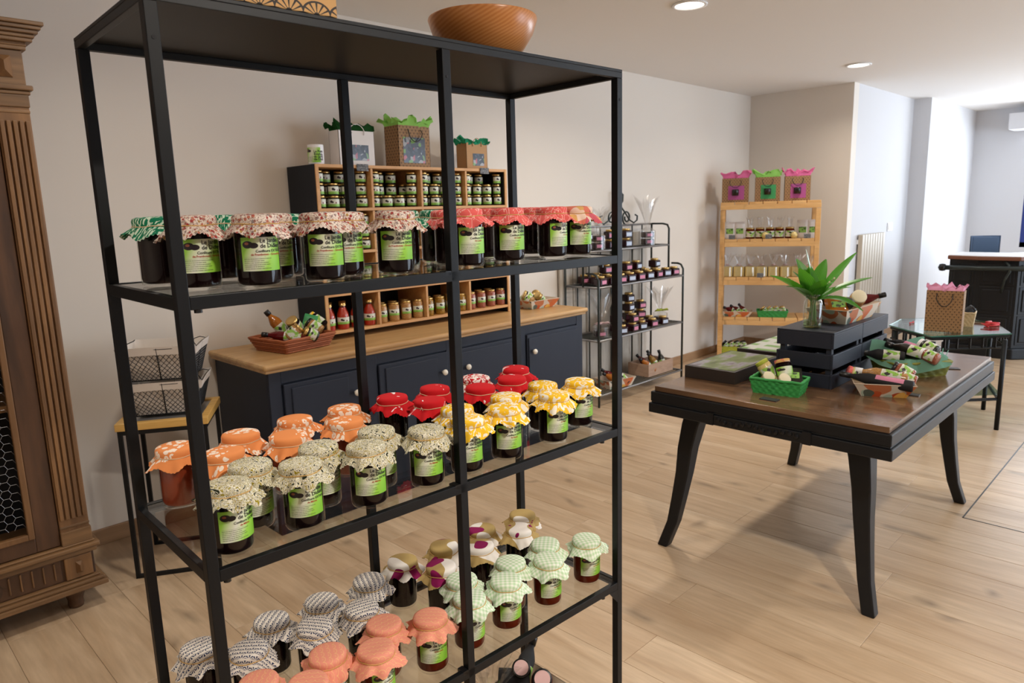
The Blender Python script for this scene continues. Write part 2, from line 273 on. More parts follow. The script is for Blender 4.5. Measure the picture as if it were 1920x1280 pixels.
# ------------------------------------------------------------------ mesh helper
class MB:
    def __init__(s): s.v = []; s.f = []; s.uv = []; s.mi = []; s.k = 0
    def add(s, vs, fs, uvs=None, X=None):
        b = len(s.v)
        s.v += [tuple(X @ Vector(p)) if X else tuple(p) for p in vs]
        for i, f in enumerate(fs):
            s.f.append([b+j for j in f]); s.mi.append(s.k); s.uv.append([uvs[j] for j in f] if uvs else None)
        return s
    def box(s, x0, x1, y0, y1, z0, z1, X=None, c=0.):
        P = [(x, y, z) for z in (z0, z1) for y in (y0, y1) for x in (x0, x1)]
        Fs = [(0, 2, 3, 1), (4, 5, 7, 6), (0, 1, 5, 4), (2, 6, 7, 3), (0, 4, 6, 2), (1, 3, 7, 5)]
        b = len(s.v); s.v += [tuple(X @ Vector(p)) if X else p for p in P]
        for i, f in enumerate(Fs):
            s.f.append([b+j for j in f]); s.mi.append(s.k)
            a = (0, 1) if i < 2 else ((0, 2) if i < 4 else (1, 2)); s.uv.append([(P[j][a[0]], P[j][a[1]]) for j in f])
        return s
    def lathe(s, prof, n=24, X=None, a0=0., a1=2*pi, uvs=None):
        full = abs(a1-a0-2*pi) < 1e-6; m = n if full else n+1; vs = []; uv = []
        for i, (r, z) in enumerate(prof):
            for j in range(m):
                a = a0+(a1-a0)*j/n; vs.append((r*cos(a), r*sin(a), z)); uv.append((j/n, i/(len(prof)-1)))
        fs = []
        for i in range(len(prof)-1):
            for j in range(n):
                k = (j+1) % m; fs.append((i*m+j, i*m+k, (i+1)*m+k, (i+1)*m+j))
        return s.add(vs, fs, uv, X)
    def tube(s, pts, r, n=6, closed=False, X=None):
        P = [Vector(p) for p in pts]; L = len(P); vs = []; prev = None
        for i in range(L):
            d = (P[(i+1) % L]-P[i-1]) if closed else (P[min(i+1, L-1)]-P[max(i-1, 0)])
            d.normalize(); ref = prev if prev else (Vector((0, 0, 1)) if abs(d.z) < .9 else Vector((1, 0, 0)))
            a = (ref-d*ref.dot(d)).normalized(); prev = a; b = d.cross(a); rr = r[i] if isinstance(r, (list, tuple)) else r
            for j in range(n): t = 2*pi*j/n; vs.append(P[i]+a*cos(t)*rr+b*sin(t)*rr)
        fs = []
        for i in range(L if closed else L-1):
            i2 = (i+1) % L
            for j in range(n): k = (j+1) % n; fs.append((i*n+j, i*n+k, i2*n+k, i2*n+j))
        if not closed: fs += [tuple(range(n))[::-1], tuple((L-1)*n+j for j in range(n))]
        return s.add(vs, fs, None, X)
    def prism(s, poly, z0, z1, X=None):
        n = len(poly); vs = [(x, y, z0) for x, y in poly]+[(x, y, z1) for x, y in poly]
        fs = [tuple(range(n))[::-1], tuple(range(n, 2*n))]+[(i, (i+1) % n, n+(i+1) % n, n+i) for i in range(n)]
        return s.add(vs, fs, None, X)
    def grid(s, fn, nu, nv, X=None, closeu=False):
        m = nu if closeu else nu+1; vs = []; uv = []
        for j in range(nv+1):
            for i in range(m): p = fn(i/nu, j/nv); vs.append(p[:3]); uv.append(p[3:] if len(p) > 3 else (i/nu, j/nv))
        fs = [(j*m+i, j*m+(i+1) % m, (j+1)*m+(i+1) % m, (j+1)*m+i) for j in range(nv) for i in range(nu)]
        return s.add(vs, fs, uv, X)
    def mesh(s, name, mats, smooth=False):
        me = bpy.data.meshes.new(name); me.from_pydata(s.v, [], s.f)
        for m in (mats if isinstance(mats, (list, tuple)) else [mats]): me.materials.append(M[m])
        l = me.uv_layers.new(name='UVMap'); i = 0; buf = []
        for f, u in zip(s.f, s.uv):
            for j in range(len(f)): buf += u[j] if u else (0., 0.)
        l.data.foreach_set('uv', buf); me.polygons.foreach_set('material_index', s.mi)
        if smooth:
            me.polygons.foreach_set('use_smooth', [True]*len(s.f))
            if smooth is not True: me.set_sharp_from_angle(angle=radians(smooth))
        me.update(); return me
def put(name, me, parent=None, loc=(0, 0, 0), rot=(0, 0, 0)):
    o = bpy.data.objects.new(name, me); COL.objects.link(o); o.location = loc; o.rotation_euler = rot
    if parent: o.parent = parent
    return o
def part(name, mb, mat, parent=None, smooth=False, loc=(0, 0, 0), rot=(0, 0, 0), bevel=0):
    o = put(name, mb.mesh(name, mat, smooth), parent, loc, rot)
    if bevel: b = o.modifiers.new('bevel', 'BEVEL'); b.width = bevel; b.segments = 2; b.limit_method = 'ANGLE'
    return o
def tag(o, label, cat, group=None):
    o['label'] = label; o['category'] = cat
    if group: o['group'] = group
    return o
def thing(name, label, cat, loc=(0, 0, 0), rz=0., group=None, rot=None):
    o = bpy.data.objects.new(name, None); COL.objects.link(o); o.location = loc; o.rotation_euler = rot or (0, 0, rz); o.empty_display_size = .05
    return tag(o, label, cat, group)
def struct(name, mb, mat, parent=None, smooth=False, bevel=0):
    o = part(name, mb, mat, parent, smooth, bevel=bevel)
    if not parent: o['kind'] = 'structure'
    return o
def dup(o, parent=None):
    c = o.copy(); COL.objects.link(c); c.parent = parent
    for ch in list(KIDS.get(o.name, [])): dup(ch, c)
    return c
KIDS = {}
def index(o):
    KIDS[o.name] = list(o.children)
    for c in KIDS[o.name]: index(c)
ORD = ['first', 'second', 'third', 'fourth', 'fifth', 'sixth', 'seventh', 'eighth', 'ninth', 'tenth', 'eleventh', 'twelfth']
T = Matrix.Translation
def Rz(a): return Matrix.Rotation(a, 4, 'Z')
def Rx(a): return Matrix.Rotation(a, 4, 'X')
def Ry(a): return Matrix.Rotation(a, 4, 'Y')

# ================================================================== ROOM
XA, XB, YA, YB, HC = -2.6, 10.6, -3.5, 3.49, 2.506
XE, YR, XP, YP = 6.96, 2.5, 8.70, 2.33
struct('ceiling', MB().box(XA-.1, XB+.1, YA-.1, YB+.1, HC, HC+.1), 'ceiling_paint')
struct('wall_left', MB().box(XA-.1, XE, YB, YB+.12, 0, HC), 'wall_paint')
struct('wall_end', MB().box(XE, XE+.12, YR, YB+.12, 0, HC), 'wall_paint')
struct('wall_recess', MB().box(XE+.12, XP, YR, YR+.12, 0, HC), 'white_wall')
struct('wall_pier', MB().box(XP, XB+.1, YP, YR+.12, 0, HC), 'white_wall')
m = MB().box(XB, XB+.12, YA, -1.6, 0, HC).box(XB, XB+.12, 1.76, YP, 0, HC).box(XB, XB+.12, -1.6, 1.76, 0, .84).box(XB, XB+.12, -1.6, 1.76, 2.2, HC)
struct('wall_far', m, 'white_wall')
m = MB().box(XA, 4.7, YA-.12, YA, 0, HC).box(4.7, 9.9, YA-.12, YA, 2.45, HC).box(9.9, XB+.1, YA-.12, YA, 0, HC).box(4.7, 9.9, YA-.12, YA, 0, .2)
struct('wall_right', m, 'white_wall')
struct('wall_back', MB().box(XA-.12, XA, YA-.1, YB+.1, 0, HC), 'wall_paint')
struct('trim_1', MB().box(XB-.45, XB, 1.25, 1.90, 2.22, 2.40), 'white_wall')
# windows
def window(name, vert, horiz, x0, x1, z0, z1, glassbox):
    w = MB()
    for a in vert: w.box(*a)
    for a in horiz: w.box(*a)
    fr = struct(name, w, 'frame_blue'); part('window_pane', MB().box(*glassbox), 'window_glass', fr)
window('window_1', [(XB+.02, XB+.08, y-.03, y+.03, .84, 2.2) for y in (-1.57, -.45, .65, 1.73)], [(XB+.02, XB+.08, -1.6, 1.76, z-.03, z+.03) for z in (.87, 2.17)], 0, 0, 0, 0, (XB+.045, XB+.055, -1.6, 1.76, .84, 2.2))
window('window_2', [(x-.03, x+.03, YA-.1, YA-.04, .2, 2.45) for x in (4.73, 6.0, 7.3, 8.6, 9.87)], [(4.7, 9.9, YA-.1, YA-.04, z-.03, z+.03) for z in (.23, 2.42)], 0, 0, 0, 0, (4.7, 9.9, YA-.075, YA-.065, .2, 2.45))
# baseboards
for n, b in (('baseboard_left', (XA, XE, YB-.014, YB, 0, .075)), ('baseboard_end', (XE-.014, XE, YR-.014, YB-.014, 0, .075)), ('baseboard_recess', (XE, XP, YR-.014, YR, 0, .075)), ('baseboard_pier', (XP-.014, XB, YP-.014, YP, 0, .075))):
    struct(n, MB().box(*b), 'baseboard_wood', bevel=.003)
# floor: screed with laminate planks running across the room
fl = struct('floor', MB().box(XA-.1, XB+.1, YA-.1, YB+.1, -.06, -.0085), 'baseboard_wood')
PW, PL = .1955, 1.285
def plank_mesh(L):
    g = .0005; c = .0012; b = MB(); x0, x1, y0, y1 = g, PW-g, g, L-g
    P = [(x0, y0, -.008), (x1, y0, -.008), (x1, y1, -.008), (x0, y1, -.008), (x0, y0, -c*.5), (x1, y0, -c*.5), (x1, y1, -c*.5), (x0, y1, -c*.5), (x0+c, y0+c, 0), (x1-c, y0+c, 0), (x1-c, y1-c, 0), (x0+c, y1-c, 0)]
    Fs = [(0, 1, 5, 4), (1, 2, 6, 5), (2, 3, 7, 6), (3, 0, 4, 7), (4, 5, 9, 8), (5, 6, 10, 9), (6, 7, 11, 10), (7, 4, 8, 11), (8, 9, 10, 11)]
    return b.add(P, Fs, [(p[0], p[1]) for p in P])
pm = plank_mesh(PL).mesh('plank', 'floor_wood'); near = []
x = 2.482-PW*28; row = 0
while x < XB+.05:
    y = YA-.05-((row*.47) % 1.)*PL
    while y < YB+.02:
        near.append((x, y)); y += PL
    x += PW; row += 1
def seen(p):
    cx, cy = p[0]+PW/2, p[1]+PL/2; a = atan2(cy, cx)-pi/4; d = sqrt(cx*cx+cy*cy)
    return (0 if abs(a) < .78 and cy < 3.7 else 1, d)
near.sort(key=seen)
for p in near[:300]: put('plank', pm, fl, (p[0], p[1], 0))
rest = MB()
for p in near[300:]: 
    q = plank_mesh(PL); rest.add([(v[0]+p[0], v[1]+p[1], v[2]) for v in q.v], q.f, [(v[0], v[1]) for v in q.v])
ro = part('far_planks', rest, 'floor_wood', fl); ro['kind'] = 'stuff'
hb = MB()
for b in ((3.612, 5.2, .706, .712), (3.612, 5.2, -.506, -.5), (3.612, 3.618, -.506, .712), (5.194, 5.2, -.506, .712)): hb.box(*b, -.001, .0012)
ht = struct('trim_2', hb, 'black_plastic')
# ceiling lights
for i, (x, y) in enumerate(SPOTS[:2]):
    lab = ['round recessed ceiling light nearest the camera, above the sideboard', 'round recessed ceiling light further away, above the pine shelf'][i] if i < 2 else None
    t = thing('ceiling_light', lab, 'light', (x, y, HC), group='recessed ceiling lights')
    part('light_trim', MB().lathe([(.074, -.002), (.094, -.002), (.094, -.008), (.078, -.010), (.074, -.004)], 32), 'lamp_trim', t, True)
    part('light_diffuser', MB().lathe([(.0, -.0035), (.074, -.0035), (.074, -.002)], 32), 'lamp_glow', t, True)
# radiator + switch on the recess wall
t = thing('wall_radiator', 'tall beige ribbed radiator on the white wall behind the pine shelf', 'radiator', (7.24, 2.5, .3))
for i in range(9): part('radiator_fin', MB().box(i*.072, i*.072+.062, -.055, -.012, 0, .83), 'radiator_paint', t, bevel=.006)
part('radiator_rail', MB().box(.0, .64, -.014, .0, .06, .1).box(.0, .64, -.014, .0, .74, .78), 'white_plastic', t)
t = thing('light_switch', 'white double light switch on wall above the radiator', 'switch', (8.16, 2.5, 1.175))
part('switch_plate', MB().box(-.07, .07, -.01, 0, -.045, .045), 'white_plastic', t, bevel=.004)
for k in (-1, 1): part('rocker', MB().box(k*.032-.026, k*.032+.026, -.015, -.01, -.03, .03), 'ceramic', t, bevel=.002)

# ================================================================== JAM JARS
RJ = .034
def jar_meshes():
    g = MB().lathe([(0, 0), (.028, 0), (.0318, .0015), (.0336, .005), (.034, .009), (.034, .086), (.0335, .090), (.0318, .0935), (.0315, .099)], 32).mesh('jar_glass', 'jar_glass', True)
    J = {}
    for k in ('jam_dark', 'jam_amber', 'jam_orange'):
        J[k] = MB().lathe([(0, .0045), (.026, .0045), (.0308, .007), (.0326, .012), (.0326, .086), (.0305, .092), (0, .094)], 28).mesh('jam', k, True)
    lb = MB().lathe([(RJ+.0004, .0275), (RJ+.0004, .0795)], 20, None, -radians(54), radians(54)).mesh('label', 'label', True)
    return g, J, lb
JG, JJ, JL = jar_meshes()
def cover_mesh(kind, seed):
    rn = random.Random(seed); n = 96
    prof = [(.0001, .1165, 0), (.016, .1162, 0), (.029, .1155, 0), (.0345, .1135, 0), (.0362, .1095, 0), (.0362, .1035, 0), (.0352, .1005, .02), (.0388, .0968, .3), (.0440, .0915, .65), (.0485, .0868, .95), (.0518, .0828, 1.15)]
    w = [(rn.randint(5, 8), rn.uniform(0, 6.28), 1.), (rn.randint(11, 15), rn.uniform(0, 6.28), .5), (3, rn.uniform(0, 6.28), .5)]
    sag = [rn.uniform(-1, 1) for _ in range(4)]; vs = []; uv = []; s = 0; pr = prof[0]
    for i, (r, z, k) in enumerate(prof):
        s += sqrt((r-pr[0])**2+(z-pr[1])**2); pr = (r, z)
        for j in range(n):
            a = 2*pi*j/n; wv = sum(A*sin(f*a+p) for f, p, A in w)
            rr = r+k*(.0042*wv); zz = z-k*(.0044*sin(w[0][0]*a+w[0][1]+1.2)+.003*(sag[0]*sin(2*a+sag[1])+sag[2]*cos(a)))
            if i == len(prof)-1: rr += .0009*(1 if j % 2 else -1); zz += .0011*(1 if j % 2 else -1)
            rr = max(rr, .0348) if k > 0 else rr
            vs.append((rr*cos(a), rr*sin(a), zz)); uv.append((s*cos(a)*10, s*sin(a)*10))
    fs = [(i*n+j, i*n+(j+1) % n, (i+1)*n+(j+1) % n, (i+1)*n+j) for i in range(len(prof)-1) for j in range(n)]
    return MB().add(vs, fs, uv).mesh('cloth_cover', 'cloth_'+kind, True)
STR = {}
for k in ('string', 'gold_string'): STR[k] = MB().tube([(.0363*cos(a*pi/16), .0363*sin(a*pi/16), .1005+.0006*sin(a)) for a in range(32)], .0009, 5, True).mesh('string', k, True)
def text_mesh(lines, R, half, z0, z1):
    """lines: (text, size, x, y, align, bold, matindex) in label units 0..1 wide, bent onto a cylinder"""
    vs = []; fs = []; mi = []
    for txt, size, x, y, al, bold, k in lines:
        cu = bpy.data.curves.new('t', 'FONT'); cu.body = txt; cu.size = size; cu.resolution_u = 2; cu.offset = bold; cu.align_x = al; cu.space_line = .85
        o = bpy.data.objects.new('t', cu); COL.objects.link(o); bpy.context.view_layer.update()
        me = bpy.data.meshes.new_from_object(o.evaluated_get(bpy.context.evaluated_depsgraph_get()))
        b = len(vs)
        for v in me.vertices: vs.append((v.co.x+x, v.co.y+y))
        for p in me.polygons: fs.append([b+i for i in p.vertices]); mi.append(k)
        bpy.data.objects.remove(o); bpy.data.curves.remove(cu); bpy.data.meshes.remove(me)
    W_, H_ = 1., (z1-z0)/(2*half*R)
    P = []
    for x, y in vs:
        x = min(max(x, .01), .99); a = (x-.5)*2*half; P.append((R*cos(a), R*sin(a), z0+y*(z1-z0)/H_))
    me = bpy.data.meshes.new('lettering'); me.from_pydata(P, [], fs); me.materials.append(M['text_black']); me.materials.append(M['text_red']); me.polygons.foreach_set('material_index', mi); me.update()
    return me
# label height in width units: .052/(2*.942*.0344)=.80
FL = {'berry': 'de Framboises - Groseilles', 'coral': 'de Cassis', 'patch': 'de Cassis', 'olive': 'de Mûres', 'yellow': 'de Figues', 'salmon': "d'Abricots", 'gingham': 'de Rhubarbe'}
LT = {}
def lettering(kind):
    tx = FL.get(kind, 'de Cerises')
    if tx not in LT:
        LT[tx] = text_mesh([('Le Jardin', .135, .46, .665, 'LEFT', .0025, 0), ('de Didier', .135, .46, .545, 'LEFT', .0025, 0), ('Confiture EXTRA', .088, .35, .44, 'LEFT', .0015, 0), (tx, .07, .24 if len(tx) > 12 else .5, .365, 'LEFT', .001, 1)], RJ+.0009, radians(54), .0275, .0795)
    return LT[tx]
UX, UY, UA = .3697, 1.0340, -.039
def S(u, v): return (UX+u*cos(UA)-v*sin(UA), UY+u*sin(UA)+v*cos(UA))
ZS = {1: 1.3367, 2: .9164, 3: .5096}
JARS = [('green', 1, .05, .252, None), ('berry', 1, .076, .12, -94), ('green', 1, .169, .254, None), ('berry', 1, .15, .062, -104), ('berry', 1, .209, .138, -84), ('green', 1, .269, .222, None), ('berry', 1, .265, .058, -113), ('berry', 1, .327, .1, -106), ('berry', 1, .412, .063, -119), ('green', 1, .515, .189, None), ('coral', 1, .604, .142, None), ('green', 1, .64, .24, None), ('coral', 1, .588, .069, -105), ('coral', 1, .722, .09, -115), ('coral', 1, .779, .23, None), ('coral', 1, .861, .093, -92), ('coral', 1, .917, .213, None), ('patch', 1, .955, .095, -114),
 ('orange', 2, .07, .325, None), ('orange', 2, .122, .22, None), ('orange', 2, .186, .306, None), ('orange', 2, .248, .225, None), ('orange', 2, .309, .321, None), ('orange', 2, .376, .226, None), ('orange', 2, .425, .317, None),
 ('olive', 2, .058, .052, -89), ('olive', 2, .127, .123, -77), ('olive', 2, .19, .058, -108), ('olive', 2, .259, .122, -72), ('olive', 2, .32, .057, -114), ('olive', 2, .385, .124, -80), ('olive', 2, .453, .054, -120),
 ('red', 2, .55, .318, None), ('red', 2, .665, .313, None), ('red', 2, .591, .226, None), ('redwhite', 2, .802, .32, None), ('red', 2, .746, .237, None), ('red', 2, .944, .325, None), ('red', 2, .862, .243, None),
 ('yellow', 2, .594, .128, -159), ('yellow', 2, .555, .054, -116), ('yellow', 2, .732, .121, None), ('yellow', 2, .667, .056, -118), ('yellow', 2, .864, .14, None), ('yellow', 2, .816, .057, -108), ('yellow', 2, .955, .095, -102),
 ('navy', 3, .068, .306, None), ('navy', 3, .133, .231, None), ('navy', 3, .208, .296, None), ('navy', 3, .259, .212, None), ('navy', 3, .317, .291, None), ('navy', 3, .367, .201, None), ('navy', 3, .44, .293, None),
 ('salmon', 3, .107, .12, -78), ('salmon', 3, .168, .052, -82), ('salmon', 3, .238, .108, -69), ('salmon', 3, .309, .052, -85), ('salmon', 3, .365, .116, None), ('salmon', 3, .449, .066, -120),
 ('khaki', 3, .545, .314, None), ('khaki', 3, .596, .224, None), ('khaki', 3, .664, .303, None), ('khaki', 3, .731, .234, None), ('khaki', 3, .797, .306, None), ('khaki', 3, .863, .238, None), ('khaki', 3, .928, .293, None),
 ('gingham', 3, .594, .139, None), ('gingham', 3, .552, .069, -92), ('gingham', 3, .724, .119, None), ('gingham', 3, .661, .067, -104), ('gingham', 3, .853, .127, None), ('gingham', 3, .797, .068, -110), ('gingham', 3, .941, .068, -112)]
DESC = dict(green='green leaf-print', berry='cream berry-print', coral='coral white-lined', patch='pink and yellow patched', orange='orange white-flowered', olive='olive scroll-print', red='plain red', redwhite='dense red-and-white', yellow='yellow white-swirled', navy='navy fan-print', salmon='salmon gold-fan', khaki='khaki and white blotched', gingham='pale green gingham')
LEV = {1: 'upper', 2: 'middle', 3: 'lower'}
CM = {k: [cover_mesh(k, hash(k) % 100+i*7+len(k)) if False else cover_mesh(k, sum(map(ord, k))+i*7) for i in range(2)] for k in DESC}
def rowof(j, js):
    return 'front' if j[3] < .16 else 'back'
for idx, (kind, lev, u, v, la) in enumerate(JARS):
    same = sorted([q for q in JARS if q[0] == kind and q[1] == lev], key=lambda q: q[2])
    i = same.index((kind, lev, u, v, la)); n = len(same)
    lab = 'jam jar with %s cloth cap, ' % DESC[kind] + ('the only one, %s glass shelf' % LEV[lev] if n == 1 else '%s from left, %s glass shelf' % (ORD[i], LEV[lev]))
    u = min(max(u, .062), .948); v = min(max(v, .056), .32)
    x, y = S(u, v); ang = radians(la) if la is not None else radians(45+(idx*37 % 50)-25)
    t = thing('jam_jar', lab, 'jar', (x, y, ZS[lev]), ang, 'jam jars on the shelving unit')
    put('glass', JG, t)
    put('jam', JJ[{'orange': 'jam_orange', 'gingham': 'jam_amber', 'salmon': 'jam_amber'}.get(kind, 'jam_dark')], t)
    l = put('label', JL, t); put('lettering', lettering(kind), l)
    c = put('cloth_cover', CM[kind][idx % 2], t, rot=(random.uniform(-.03, .03), random.uniform(-.03, .03), idx*1.7)); put('string', STR['string' if kind in ('red', 'redwhite', 'orange', 'green') else 'gold_string'], c)

# ================================================================== SHELVING UNIT
def XU(): return T((UX, UY, 0)) @ Rz(UA)
unit = thing('shelving_unit', 'tall black metal shelving unit with glass shelves full of jam jars', 'shelf', (UX, UY, 0), UA)
sW, tW, D, HH = .018, .0185, .3701, 1.75
for u in (0, .491, 1-sW):
    for v in (0, D-sW):
        part('post', MB().box(u, u+sW, v, v+sW, 0, HH-.0185), 'black_metal', unit, bevel=.0012)
for u in (.009, .5, .991): part('screw_hole', MB().lathe([(0, 0), (.0028, 0), (.0028, .0006), (0, .0006)], 10, T((u, -.0002, 1.685)) @ Rx(pi/2)), 'dark', unit)
top = part('top_tray', MB().box(0, 1, 0, D, HH-.006, HH).box(0, 1, 0, .012, HH-.0185, HH-.006).box(0, 1, D-.012, D, HH-.0185, HH-.006).box(0, .012, .012, D-.012, HH-.0185, HH-.006).box(.988, 1, .012, D-.012, HH-.0185, HH-.006), 'tray_metal', unit, bevel=.001)
def rails(z):
    part('front_rail', MB().box(sW, 1-sW, .0, .012, z-tW, z+.001).box(sW, 1-sW, .012, .021, z-.011, z-.0075), 'black_metal', unit, bevel=.001)
    part('back_rail', MB().box(sW, 1-sW, D-.012, D, z-tW, z+.001).box(sW, 1-sW, D-.021, D-.012, z-.011, z-.0075), 'black_metal', unit, bevel=.001)
    for a in (0, 1-.012): part('side_rail', MB().box(a, a+.012, sW, D-sW, z-tW, z+.001), 'black_metal', unit, bevel=.001)
for l in (1, 2, 3):
    z = ZS[l]; rails(z)
    part('glass_shelf', MB().box(.0125, .9875, .0125, D-.0125, z-.006, z-.0004), 'shelf_glass', unit)
    part('clip', MB().box(.478, .4905, .0, .02, z-.0065, z+.002), 'black_plastic', unit)
    for u in (.03, .93): part('shelf_pad', MB().lathe([(0, z-.0235), (.006, z-.0235), (.006, z-tW), (0, z-tW)], 10, T((u, .006, 0))), 'black_plastic', unit)
for u0, sg in ((sW, 1), (1-sW, -1)):
    X = Matrix(((sg, 0, 0, u0), (0, 0, 1, 0), (0, 1, 0, ZS[3]-tW), (0, 0, 0, 1)))
    part('corner_bracket', MB().prism([(0, 0), (.03, 0), (0, -.035)], .0, .004, X), 'black_metal', unit)
rails(.045)
part('bottom_tray', MB().box(.0125, .9875, .0125, D-.0125, .039, .0446), 'tray_metal', unit)
# bowl and box on top
bw = MB().lathe([(0, 0), (.05, 0), (.062, .003), (.085, .025), (.104, .055), (.113, .083), (.112, .0865), (.108, .086), (.098, .058), (.078, .03), (.05, .012), (0, .01)], 56)
b = part('wooden_bowl', bw, 'bowl_wood', smooth=35, loc=(1.075, 1.135, 1.7505)); tag(b, 'turned wooden bowl on top of the black shelving unit', 'bowl')
t = thing('gift_box', 'kraft box with black fan pattern on top of the shelving unit', 'box', (.418, 1.035, 1.7505), -.04)
part('box_body', MB().box(0, .24, 0, .24, 0, .09), 'box_fans', t, bevel=.002); part('box_lid', MB().box(-.002, .242, -.002, .242, .09, .13), 'box_fans', t, bevel=.002)

# ================================================================== ARMOIRE
ar = thing('armoire', 'old carved wooden armoire with chicken wire door and fluted pilaster at left', 'wardrobe', (.64, 2.93, 0))
AW = 1.28   # extends from x=0 to x=-AW, y 0..0.5
def apart(n, mb, m='armoire_wood', bevel=.003, parent=None, smooth=False): return part(n, mb, m, parent or ar, bevel=bevel, smooth=smooth)
apart('carcass', MB().box(-.02, -.001, .012, .5, .1, 1.98).box(-AW+.001, -AW+.02, .012, .5, .1, 1.98).box(-AW+.02, -.02, .48, .5, .1, 1.98).box(-AW+.02, -.02, .012, .5, .1, .14), 'armoire_dark')
for n in (0, 1): apart('shelf_board', MB().box(-AW+.02, -.02, .03, .29, [.80, 1.35][n], [.80, 1.35][n]+.025), 'armoire_h')
part('cloth_lining', MB().box(-AW+.02, -.02, .30, .305, .14, 1.9).box(-AW+.02, -.02, .03, .30, .14, .146).box(-.03, -.021, .03, .30, .146, 1.9), 'dark', ar)  # added dark sheets: the darkness inside the cupboard is put into their colour
for k in range(7):   # stepped cornice
    z = 2.02+.0125*k; e = [.012, .014, .03, .036, .046, .054, .062][k]
    apart('cornice_step', MB().box(-AW-e, e, -e, .5, z, z+.0128), 'armoire_h', .003)
apart('frieze', MB().box(-AW, -.0, -.004, .5, 1.905, 2.02), 'armoire_h')
apart('frieze_moulding', MB().box(-AW-.016, .016, -.018, .5, 1.89, 1.907).box(-AW-.008, .008, -.01, .5, 1.876, 1.89), 'armoire_h', .004)
def facet(x, z, w, h):
    return MB().add([(x, -.006, z), (x+w, -.006, z), (x+w, -.006, z+h), (x, -.006, z+h), (x+w*.5, -.03, z+h*.3), (x+w*.5, -.03, z+h*.7)], [(0, 1, 4), (1, 2, 5, 4), (2, 3, 5), (3, 0, 4, 5)])
for x in (-.085, -AW+.025): apart('carved_diamond', facet(x, 1.93, .05, .07), 'armoire_wood', 0)
for x0 in (-.098, -AW+.002):
    w = .096
    p = apart('pilaster', MB().box(x0, x0+w, -.008, .02, .32, 1.87), 'armoire_wood')
    for z0, z1, e in ((1.835, 1.875, .006), (1.815, 1.826, .003), (.27, .325, .008), (.335, .345, .003)): apart('pilaster_moulding', MB().box(x0-.001, x0+w+e*.4, -.008-e, .01, z0, z1), 'armoire_h', .003)
    for i in range(5): # raised reeds between flutes
        a = x0+.004+i*.0185
        apart('reed', MB().box(a, a+.0125, -.0165, -.008, .37, 1.79), 'armoire_wood', .002, p)
apart('waist_moulding', MB().box(-AW-.02, .02, -.03, .5, .245, .262).box(-AW-.01, .01, -.02, .5, .225, .245).box(-AW-.006, .006, -.016, .5, .262, .272), 'armoire_h', .004)
apart('drawer_front', MB().box(-AW+.12, -.11, -.004, .012, .135, .225), 'armoire_dark')
apart('plinth_rail', MB().box(-AW, 0, .0, .5, .125, .23), 'armoire_dark')
for x in (-.1, -AW+.01):
    q = apart('corner_block', MB().box(x, x+.09, -.012, .01, .135, .222), 'armoire_wood'); apart('block_carving', facet(x+.03, .15, .03, .055), 'armoire_wood', 0, q)
apart('base_moulding', MB().box(-AW-.03, .03, -.038, .5, .088, .108).box(-AW-.02, .02, -.03, .5, .108, .122).box(-AW-.01, .01, -.018, .5, .122, .132), 'armoire_h', .004)
ro = MB().lathe([(0, -.002), (.03, -.002), (.036, 0), (.036, .004), (0, .004)], 28, T((-.33, -.006, .178)) @ Rx(pi/2)); r_ = apart('rosette', ro, 'armoire_dark', 0)
for i in range(10): apart('rosette_petal', MB().box(-.003, .003, -.0095, -.006, .006, .031, T((-.33, 0, .178)) @ Ry(i*pi/5)), 'armoire_wood', 0, r_)
for i in range(5):
    apart('drawer_groove_bead', MB().box(-.275+i*.035, -.270+i*.035, -.009, -.003, .15, .215), 'armoire_wood', .001)
    apart('drawer_groove_bead', MB().box(-.52+i*.03, -.515+i*.03, -.009, -.003, .15, .215), 'armoire_wood', .001)
for x, y in ((-.07, .05), (-AW+.07, .05), (-.07, .44), (-AW+.07, .44)):
    apart('bun_foot', MB().lathe([(0, 0), (.024, 0), (.028, .012), (.026, .03), (.032, .05), (.042, .065), (.044, .08), (.036, .09), (0, .09)], 20, T((x, y, 0))), 'armoire_dark', 0, smooth=True)
# door
dr = apart('door', MB().box(-.175, -.1, -.002, .02, .275, 1.87).box(-AW+.1, -AW+.175, -.002, .02, .275, 1.87).box(-AW+.175, -.175, -.002, .02, .275, .35).box(-AW+.175, -.175, -.002, .02, 1.79, 1.87), 'armoire_dark')
fr = MB()
for a in ((-.195, -.175, .33, 1.81), (-AW+.175, -AW+.195, .33, 1.81)): fr.box(a[0], a[1], -.008, .012, a[2], a[3])
fr.box(-AW+.195, -.195, -.008, .012, .33, .352).box(-AW+.195, -.195, -.008, .012, 1.788, 1.81); apart('door_bead', fr, 'armoire_wood', .003, dr)
wm = MB(); cs = .0175; nx = int((AW-.39)/(cs*1.5)); nz = int(1.44/(cs*1.732))
for i in range(nx+1):
    for j in range(nz+1):
        cx = -.195-cs-i*cs*1.5; cz = .36+cs+j*cs*1.732+(cs*.866 if i % 2 else 0)
        pts = [(cx+cs*cos(k*pi/3), .004, cz+cs*sin(k*pi/3)) for k in range(4)]
        if cx-cs > -AW+.19 and cz < 1.79: wm.tube(pts, .0007, 3)
apart('chicken_wire', wm, 'grey_iron', 0, dr); KIDWIRE = 1

